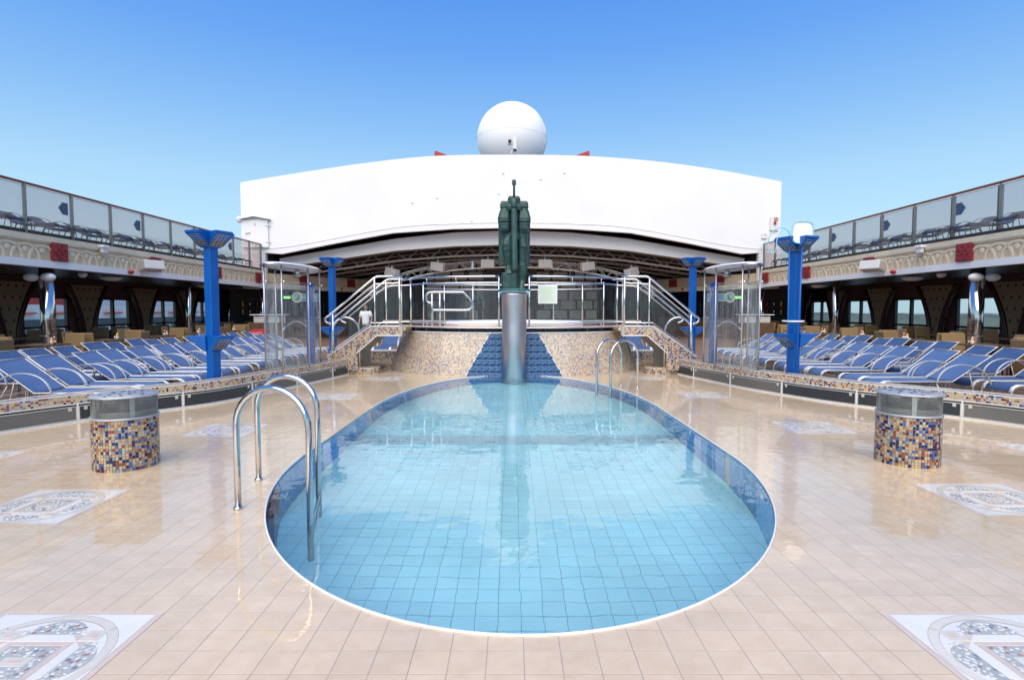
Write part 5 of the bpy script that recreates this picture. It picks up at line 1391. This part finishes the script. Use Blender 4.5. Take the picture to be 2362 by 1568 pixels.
# curved bar fascia inside the hall
for sd in (-1, 1):
    bf = thing('bar_fascia', 'tan fascia with dark red squares above the %s bar' % SIDE[sd], 'fascia', group='bar fascias')
    A, B = Vector((sd * 12.1, 27.6, 0)), Vector((sd * 8.4, 34.5, 0)); d_ = (B - A); L = d_.length; u_ = d_ / L; nn = Vector((-u_.y, u_.x, 0)) * (1 if sd < 0 else -1)
    nn = -nn if nn.x * sd > 0 else nn
    def pbox(s0, s1, z0, z1, o0, o1, name, mat, par):
        vs = [A + u_ * s + nn * o + Vector((0, 0, z)) for z in (z0, z1) for s, o in ((s0, o0), (s1, o0), (s1, o1), (s0, o1))]
        return MB().add(vs, [(3, 2, 1, 0), (4, 5, 6, 7), (0, 1, 5, 4), (1, 2, 6, 5), (2, 3, 7, 6), (3, 0, 4, 7)]).build(name, mat, par)
    pbox(0, L, 2.78, 3.30, -.2, 0, 'band', m_creamd, bf); pbox(0, L, 2.55, 2.779, -.2, .05, 'beam', m_cream, bf)
    for s in (2.2, 5.6): pbox(s, s + .6, 2.82, 3.26, .001, .04, 'red_square', m_red, bf)
    c = A + u_ * 5.1 + nn * .07; MB().ball((c.x, c.y, 2.68), .07).build('siren', m_redl, bf, True)
    # bar: counter, back shelf, bottles
    br = thing('bar_counter', 'dark bar counter with shelves of bottles under the %s bar fascia' % SIDE[sd], 'bar', group='hall bars')
    pbox(.3, L - .2, 0, 1.02, -.9, -.5, 'counter', m_table, br); pbox(.2, L - .1, 1.02, 1.07, -1.0, -.4, 'counter_top', m_table, br)
    pbox(.0, L, 0, 2.6, -2.6, -2.5, 'back_wall', m_roofin, br)
    for z in (1.25, 1.65): pbox(.4, L - .4, z, z + .03, -2.5, -2.25, 'shelf', m_table, br)
    for z in (1.28, 1.68):
        for i in range(16):
            p = A + u_ * (.6 + i * .42) + nn * -2.38
            MB().lathe([(.05, 0), (.05, .18), (.018, .24), (.018, .31)], 8, (p.x, p.y, z)).build('bottle', (m_yel, m_steel, m_ket, m_sign, m_rattan)[i % 5], br, True)
    # sign
    sg = thing('bar_sign', ('teal BEVERAGE bar sign with round emblem behind the left shower' if sd < 0 else 'teal bar sign with round emblem behind the right shower'), 'sign', group='bar signs')
    Ys = 24.6; cu = (725 if sd < 0 else 1588 * 1.0)
    xs_, zs_ = x_at(668 + 17 if sd < 0 else 1684, Ys), z_at(686, Ys)
    R0 = .21
    MB().lathe([(R0, 0), (R0, .06)], 32).xf(Matrix.Translation((xs_, Ys, zs_)) @ Matrix.Rotation(PI / 2, 4, 'X')).build('emblem_disc', m_signc, sg)
    MB().tube([(xs_ + R0 * math.cos(2 * PI * k / 32), Ys - .06, zs_ + R0 * math.sin(2 * PI * k / 32)) for k in range(32)], .025, 6, True).build('emblem_ring', m_signr, sg, True)
    MB().prism([(-.10, .06), (-.06, -.08), (.08, -.12), (.10, -.09), (-.02, -.05), (-.06, .08)], lambda a, b2, d: (xs_ + a * -sd * -1, d, zs_ + b2), Ys - .07, Ys - .061).build('emblem_mark', m_frame, sg)
    a, b2 = sorted((xs_ - sd * .16, xs_ - sd * .98)); MB().box(a, b2, Ys - .04, Ys, zs_ - .155, zs_ + .155).build('name_board', m_sign, sg)
    for z in (-.145, .145): MB().box(a, b2, Ys - .05, Ys - .041, zs_ + z - .012, zs_ + z + .012).build('board_edge', m_signr, sg)
    MB().tube([((a + b2) / 2, Ys, zs_ + .15), ((a + b2) / 2, Ys, 2.62)], .015, 6).build('hanger', m_frame, sg)
    if sd < 0:
        fc = bpy.data.curves.new('sign_text', 'FONT'); fc.body = 'BEVERAGE'; fc.size = .16; fc.extrude = .004; fc.align_x = 'CENTER'; fc.align_y = 'CENTER'
        fc.materials.append(m_signr); tmp = bpy.data.objects.new('tmp', fc); COL.objects.link(tmp); tme_ = bpy.data.meshes.new_from_object(tmp); bpy.data.objects.remove(tmp); fo = mk('sign_text', tme_, sg); fo.location = ((a + b2) / 2 + .03, Ys - .046, zs_); fo.rotation_euler = (PI / 2, 0, 0)
    ex = thing('exit_sign', 'small lit green exit sign near the %s bar sign' % SIDE[sd], 'exit sign', (x_at(661 if sd < 0 else 1703, 26), 26, z_at(686, 26)), group='green exit signs')
    MB().box(-.18, .18, -.03, .03, -.07, .07).build('case', m_frame, ex); MB().box(-.16, .16, -.036, -.031, -.055, .055).build('lit_face', m_green, ex)
    MB().tube([(0, 0, .07), (0, 0, 2.6 - z_at(686, 26))], .01, 6).build('hanger', m_frame, ex)
    tw_ = thing('towel_station', 'pale drawer station with trays at the %s end of the cafe tables' % SIDE[sd], 'station', (sd * 9.6, 22.4, 0), group='service stations')
    MB().box(-.6, .6, -.35, .35, 0, 1.0).build('cabinet', m_table, tw_, bevel=.01); MB().box(-.5, -.05, -.3, .3, 1.001, 1.25).build('tray', m_spkg, tw_, bevel=.02); MB().box(.05, .5, -.3, .3, 1.001, 1.25).build('tray', m_spkg, tw_, bevel=.02)
    MB().box(-.62, .62, -.36, .36, 1.3, 1.33).build('shelf', m_whited, tw_)
    for x in (-.6, .6): MB().tube([(x, 0, 1.0), (x, 0, 1.3)], .015, 6).build('upright', m_whited, tw_)
rc = thing('red_crate', 'red plastic crate beside the left loungers near the bar', 'crate', (-9.1, 20.4, 0))
MB().box(-.27, .27, -.2, .2, .55, .80).build('body', m_redcr, rc, bevel=.02); MB().box(-.25, .25, -.19, .19, 0, .55).build('stand', m_frame, rc)
for z in (.68, .74): MB().box(-.18, .18, -.203, -.201, z - .05, z - .035).build('print_line', m_trim, rc)

# ------------------------------------------------------------------ silver lighting truss with loudspeakers
lt = thing('lighting_truss', 'arched silver lighting truss hanging inside the covered hall', 'truss')
Yt = 29.9
arcv = [(850, 668), (885, 650), (930, 630), (1000, 614), (1080, 604), (1181, 600), (1282, 604), (1362, 614), (1432, 630), (1477, 650), (1512, 668)]
up_ = smoothpath([(x_at(a, Yt), Yt, z_at(b2, Yt)) for a, b2 in arcv], 4); dn_ = [p - Vector((0, 0, .36)) for p in up_]; bk_ = [p + Vector((0, .36, -.05)) for p in up_]; bk2 = [p + Vector((0, .36, -.36)) for p in up_]
for q in (up_, dn_, bk_, bk2): MB().tube(q, .032, 8).build('chord', m_alutr, lt, True)
mb = MB()
for i in range(len(up_) - 1): mb.tube([up_[i], dn_[i + 1]] if i % 2 else [dn_[i], up_[i + 1]], .016, 5); mb.tube([bk_[i], bk2[i + 1]] if i % 2 else [bk2[i], bk_[i + 1]], .014, 5)
mb.build('web_bars', m_alutr, lt, True)
for u_ in (1090, 1272):
    x = x_at(u_, Yt); MB().box(x - .05, x + .05, Yt - .04, Yt + .40, z_at(603, Yt) - .40, z_at(603, Yt) + .04).build('joint_plate', m_alutr, lt)
for u_ in (925, 1437):
    x = x_at(u_, Yt); MB().tube([(x, Yt, 0), (x, Yt, z_at(636, Yt))], .05, 10).build('support_post', m_alutr, lt, True)
for k, (u_, v_, ry) in enumerate(((904, 628, 18), (1010, 614, 8), (1125, 607, 1), (1257, 607, -1), (1355, 613, -8), (1457, 627, -18))):
    s_ = thing('truss_loudspeaker', '%s white loudspeaker from the left on the silver truss' % ('first', 'second', 'third', 'fourth', 'fifth', 'sixth')[k], 'loudspeaker', (x_at(u_, Yt - .4), Yt - .4, z_at(v_, Yt - .4)), group='truss loudspeakers')
    A = Matrix.Rotation(R(ry * 1.2), 4, 'Y') @ Matrix.Rotation(R(-ry * 1.6), 4, 'Z') @ Matrix.Rotation(R(14), 4, 'X')
    mb = MB(); mb.box(-.34, .34, -.2, .22, -.22, .20); mb.xf(A); mb.build('cabinet', m_spk, s_, bevel=.03)
    mb = MB(); mb.box(-.31, .31, -.206, -.201, -.19, .17); mb.xf(A); mb.build('grille', m_spkg, s_)
    MB().box(-.03, .03, .0, .30, .14, .32).build('yoke', m_alutr, s_)
for k, u_ in enumerate((1075, 1118, 1160, 1218, 1272, 1322)):
    s_ = thing('stage_spotlight', '%s small black spotlight from the left below the silver truss' % ('first', 'second', 'third', 'fourth', 'fifth', 'sixth')[k], 'spotlight', (x_at(u_, Yt + .4), Yt + .4, z_at(630, Yt + .4)), group='stage spotlights')
    MB().lathe([(.10, -.16), (.12, .0), (.09, .12), (.03, .16)], 16).build('can', m_black, s_, True); MB().tube([(0, 0, .14), (0, 0, .36)], .015, 6).build('yoke', m_black, s_)

# ------------------------------------------------------------------ stage with block wall
sw = thing('stage_wall', 'stage backdrop of large grey blocks with rust brown joints', 'stage wall')
Yb = 36.0
xl_, xr_ = x_at(985, Yb), x_at(1377, Yb)
MB().box(xl_, xr_, Yb + .02, Yb + .3, 0, 5.2).build('mortar_bed', m_mortar, sw)
bw, bh = 34 * Yb / 1304, 19.4 * Yb / 1304
bme = {}
for r_ in range(9):
    z0 = .95 + r_ * bh * 1.13; x = xl_ - (0 if r_ % 2 else bw * .57)
    while x < xr_ - .05:
        a, b2 = max(x, xl_), min(x + bw, xr_)
        if b2 - a > .1 and not (x_at(1120, Yb) < (a + b2) / 2 < x_at(1236, Yb)):
            key = round(b2 - a, 2)
            if key not in bme: bme[key] = MB().box(-(b2 - a) / 2, (b2 - a) / 2, -.05, .03, 0, bh).mesh('block', m_block)
            mk('block', bme[key], sw, .012, loc=((a + b2) / 2, Yb, z0))
        x += bw * 1.13
MB().box(x_at(1118, Yb), x_at(1238, Yb), Yb - .12, Yb + .02, 0, 5.2).build('pebble_panel', m_pebw, sw)
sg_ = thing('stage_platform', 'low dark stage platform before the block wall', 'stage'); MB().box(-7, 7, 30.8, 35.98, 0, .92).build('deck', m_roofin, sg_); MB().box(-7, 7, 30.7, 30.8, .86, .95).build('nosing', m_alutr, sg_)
dr = thing('stage_door', 'blue stage door in the block wall left of the statue', 'door', (x_at(1048, Yb), Yb - .06, .92))
MB().box(-.56, .56, -.05, 0, 0, 1.95).build('leaf', m_door, dr, bevel=.01); MB().box(-.64, -.561, -.06, .0, 0, 2.03).build('frame_side', m_frame, dr); MB().box(.561, .64, -.06, 0, 0, 2.03).build('frame_side', m_frame, dr); MB().tube([(.42, -.09, .95), (.30, -.09, .95)], .02, 6).build('handle', m_steel, dr)
tb_ = thing('stage_table', 'small folding table on the stage behind the glass railing', 'table', (x_at(1118, 34), 33.9, .92)); MB().box(-.4, .4, -.3, .3, .70, .73).build('top', m_table, tb_)
for sx in (-1, 1):
    for sy in (-1, 1): MB().tube([(sx * .36, sy * .26, 0), (sx * .36, sy * .26, .70)], .015, 6).build('leg', m_frame, tb_)
mc = thing('microphone_stand', 'black microphone stand on the stage left of the column', 'microphone stand', (x_at(1142, 33.5), 33.5, .92)); MB().tube([(0, 0, 0), (0, 0, 1.0)], .014, 6).build('pole', m_black, mc); MB().tube([(.12, 0, 1.25), (-.35, 0, .75)], .012, 6).build('boom', m_black, mc); MB().lathe([(.2, 0), (.18, .02)], 16).build('foot', m_black, mc)
ks = thing('keyboard_stand', 'black keyboard on its stand right of the column', 'keyboard', (x_at(1300 - 5, 34) - .5, 34, .92)); MB().box(-.45, .45, -.15, .15, .88, .95).build('keyboard', m_black, ks); MB().tube([(-.3, 0, 0), (.3, 0, .88)], .02, 6).build('stand_bar', m_black, ks); MB().tube([(.3, 0, 0), (-.3, 0, .88)], .02, 6).build('stand_bar', m_black, ks)

# ------------------------------------------------------------------ two crew members
def capsule(mb, pts, rs, n=12):
    mb.tube(pts, rs, n); mb.ball(pts[0], rs[0], n, 6); mb.ball(pts[-1], rs[-1], n, 6)
def person(name_lab, loc, rz, skin, shirt, trou, pose):
    t = thing('person', name_lab, 'person', loc, rz)
    H_ = Vector; bend = pose.get('bend', 0)
    def tor(x, y, z):
        d = z - .92; return (x, y - d * math.sin(bend) if d > 0 else y, .92 + d * math.cos(bend) if d > 0 else z)
    b = MB()
    for sx in (-1, 1):
        capsule(b, [(sx * .10, 0, .90), (sx * .11, -.02, .50), (sx * .11, .02, .09)], [.095, .065, .042])
        capsule(b, [(sx * .11, .03, .05), (sx * .12, -.13, .04)], [.045, .038])
        sh = tor(sx * .19, 0, 1.40); el_ = tor(*pose['elbow'][0 if sx < 0 else 1]); ha = tor(*pose['hand'][0 if sx < 0 else 1])
        capsule(b, [sh, el_, ha], [.055, .042, .032]); v = (Vector(ha) - Vector(el_)).normalized(); capsule(b, [ha, tuple(Vector(ha) + v * .08)], [.034, .03])
        for f in range(4): capsule(b, [tuple(Vector(ha) + v * .08 + Vector(((f - 1.5) * .018, 0, 0))), tuple(Vector(ha) + v * .16 + Vector(((f - 1.5) * .02, -.01, -.01)))], [.011, .009], 6)
        capsule(b, [ha, tuple(Vector(ha) + v * .06 + Vector((-sx * .045, -.01, 0)))], [.014, .010], 6)
    secs = [(.86, .15, .105), (.98, .145, .10), (1.12, .15, .10), (1.28, .175, .115), (1.40, .17, .10), (1.46, .08, .07)]
    b2 = len(b.v); b.loft([(0, 0, z, rx, ry) for z, rx, ry in secs], 18, 2.4); b.v[b2:] = [tor(*q) for q in b.v[b2:]]
    hd = tor(0, -.02, 1.63); capsule(b, [tor(0, 0, 1.44), tor(0, -.01, 1.56)], [.058, .055])
    b.ball(hd, .10, 16, 12, (.80, .95, 1.2)); b.ball((hd[0], hd[1] - .105, hd[2] - .015), .02, 8, 6, (.8, 1, 1.3))
    for sx in (-1, 1): b.ball((hd[0] + sx * .083, hd[1], hd[2]), .025, 8, 6, (.5, 1, 1.3))
    o = b.build('body', skin, t, True); rm_ = o.modifiers.new('remesh', 'REMESH'); rm_.mode = 'VOXEL'; rm_.voxel_size = .014; rm_.use_smooth_shade = True
    # face details
    for sx in (-1, 1): MB().ball((hd[0] + sx * .032, hd[1] - .088, hd[2] + .015), .012, 8, 6).build('eye', m_hair, t, True)
    MB().box(-.028, .028, -.004, .004, -.005, .005, Matrix.Translation((hd[0], hd[1] - .09, hd[2] - .058))).build('mouth', m_redl, t)
    h_ = MB(); h_.ball((hd[0], hd[1] + .018, hd[2] + .035), .105, 16, 10, (.83, .93, 1.08)); h_.build('hair', m_hair, t, True)
    c = MB(); i0 = len(c.v); c.loft([(0, 0, z, rx + .018, ry + .018) for z, rx, ry in [(.84, .16, .115)] + secs[1:5]] + [(0, 0, 1.455, .10, .09)], 20, 2.4); c.v[i0:] = [tor(*q) for q in c.v[i0:]]
    for sx in (-1, 1):
        sh = Vector(tor(sx * .18, 0, 1.40)); el_ = Vector(tor(*pose['elbow'][0 if sx < 0 else 1])); e = sh.lerp(el_, .75); c.tube([sh, sh.lerp(e, .5), e], [.075, .074, .078], 12); c.ball(sh, .075, 12, 8)
    c.build('shirt', shirt, t, True)
    p_ = MB()
    for sx in (-1, 1): p_.tube([(sx * .085, 0, .92), (sx * .10, 0, .86), (sx * .11, -.02, .50), (sx * .11, .02, .10)], [.10, .112, .082, .072], 14)
    p_.loft([(0, 0, .80, .17, .12), (0, 0, .94, .165, .118)], 18, 2.4); p_.build('trousers', trou, t, True)
    for sx in (-1, 1): MB().loft([(sx * .115, -.05, 0, .05, .14), (sx * .115, -.05, .05, .05, .135), (sx * .115, .0, .09, .045, .07)], 14, 2.6).build('shoe', m_black, t, True)
person('person in white short-sleeved shirt and dark trousers standing behind the left stairs', (x_at(842, 25.5), 25.5, -.008), 0, m_skin, m_shirt, m_trou, {'elbow': [(-.27, .03, 1.14), (.27, .03, 1.14)], 'hand': [(-.28, -.10, .92), (.26, -.12, .93)]})
person('person in floral shirt bending over a stage table left of the statue', (x_at(1107, 33.2), 33.2, .92), R(-70), m_skind, m_floral, m_trou, {'bend': .42, 'elbow': [(-.25, -.12, 1.15), (.25, -.12, 1.15)], 'hand': [(-.16, -.36, 1.08), (.16, -.36, 1.05)]})

# ------------------------------------------------------------------ outside: sea, shore and a moored ship
MB().add([(-6000, -6000, -24), (6000, -6000, -24), (6000, 6000, -24), (-6000, 6000, -24)], [(0, 1, 2, 3)]).build('sea', m_sea, None, kind='structure', label='grey sea around the ship')
mb = MB(); n = 80; r3 = random.Random(5)
for i in range(n + 1):
    y = 100 + i * 14; h = -24 + 13 + 3 * math.sin(i * .5) + r3.uniform(-2, 2)
    mb.v += [(260 + 30 * math.sin(i * .3), y, -24.5), (300 + 30 * math.sin(i * .3), y, h), (700, y, h + 4), (900, y, -24.5)]
for i in range(n):
    for k in range(3): mb.f.append((i * 4 + k, (i + 1) * 4 + k, (i + 1) * 4 + k + 1, i * 4 + k + 1))
mb.build('hills', m_land, None, kind='structure', label='low wooded shore seen through the right windows')
sp_ = thing('moored_ship', 'white cruise ship with orange lifeboats seen through the left windows', 'ship', (-62, 0, 0))
MB().box(-12, 0, 40, 210, -24, -.75).build('hull', m_shipw, sp_); MB().box(-12, -1.2, 40, 210, -.75, .25).build('promenade', m_shipd, sp_); MB().box(-12, -.2, 46, 205, .25, 2.2).build('upper_works', m_shipw, sp_); MB().box(-12, -2, 60, 200, 2.2, 4.0).build('top_house', M('haze_grey', (.5, .54, .58), .7), sp_)
wme_ = MB().box(.0, .06, -.55, .55, -.5, .5).mesh('window', m_shipd)
for i in range(70): mk('window', wme_, sp_, loc=(0, 46 + i * 2.2, -1.5))
lb = MB(); lb.loft([(0, 0, -.18, .3, 1.4), (0, 0, -.08, .5, 1.9), (0, 0, .06, .5, 2.0), (0, 0, .16, .3, 1.5)], 16, 2.5); lme = lb.mesh('lifeboat', m_orange, True)
for i in range(28): mk('lifeboat', lme, sp_, loc=(.2, 50 + i * 5.4, 1.1))
MB().prism([(72, 2.2), (85, 2.2), (82, 6.2), (77, 6.2)], lambda a, b2, d: (d, a, b2), -1.9, -.3).build('funnel', m_fun, sp_)
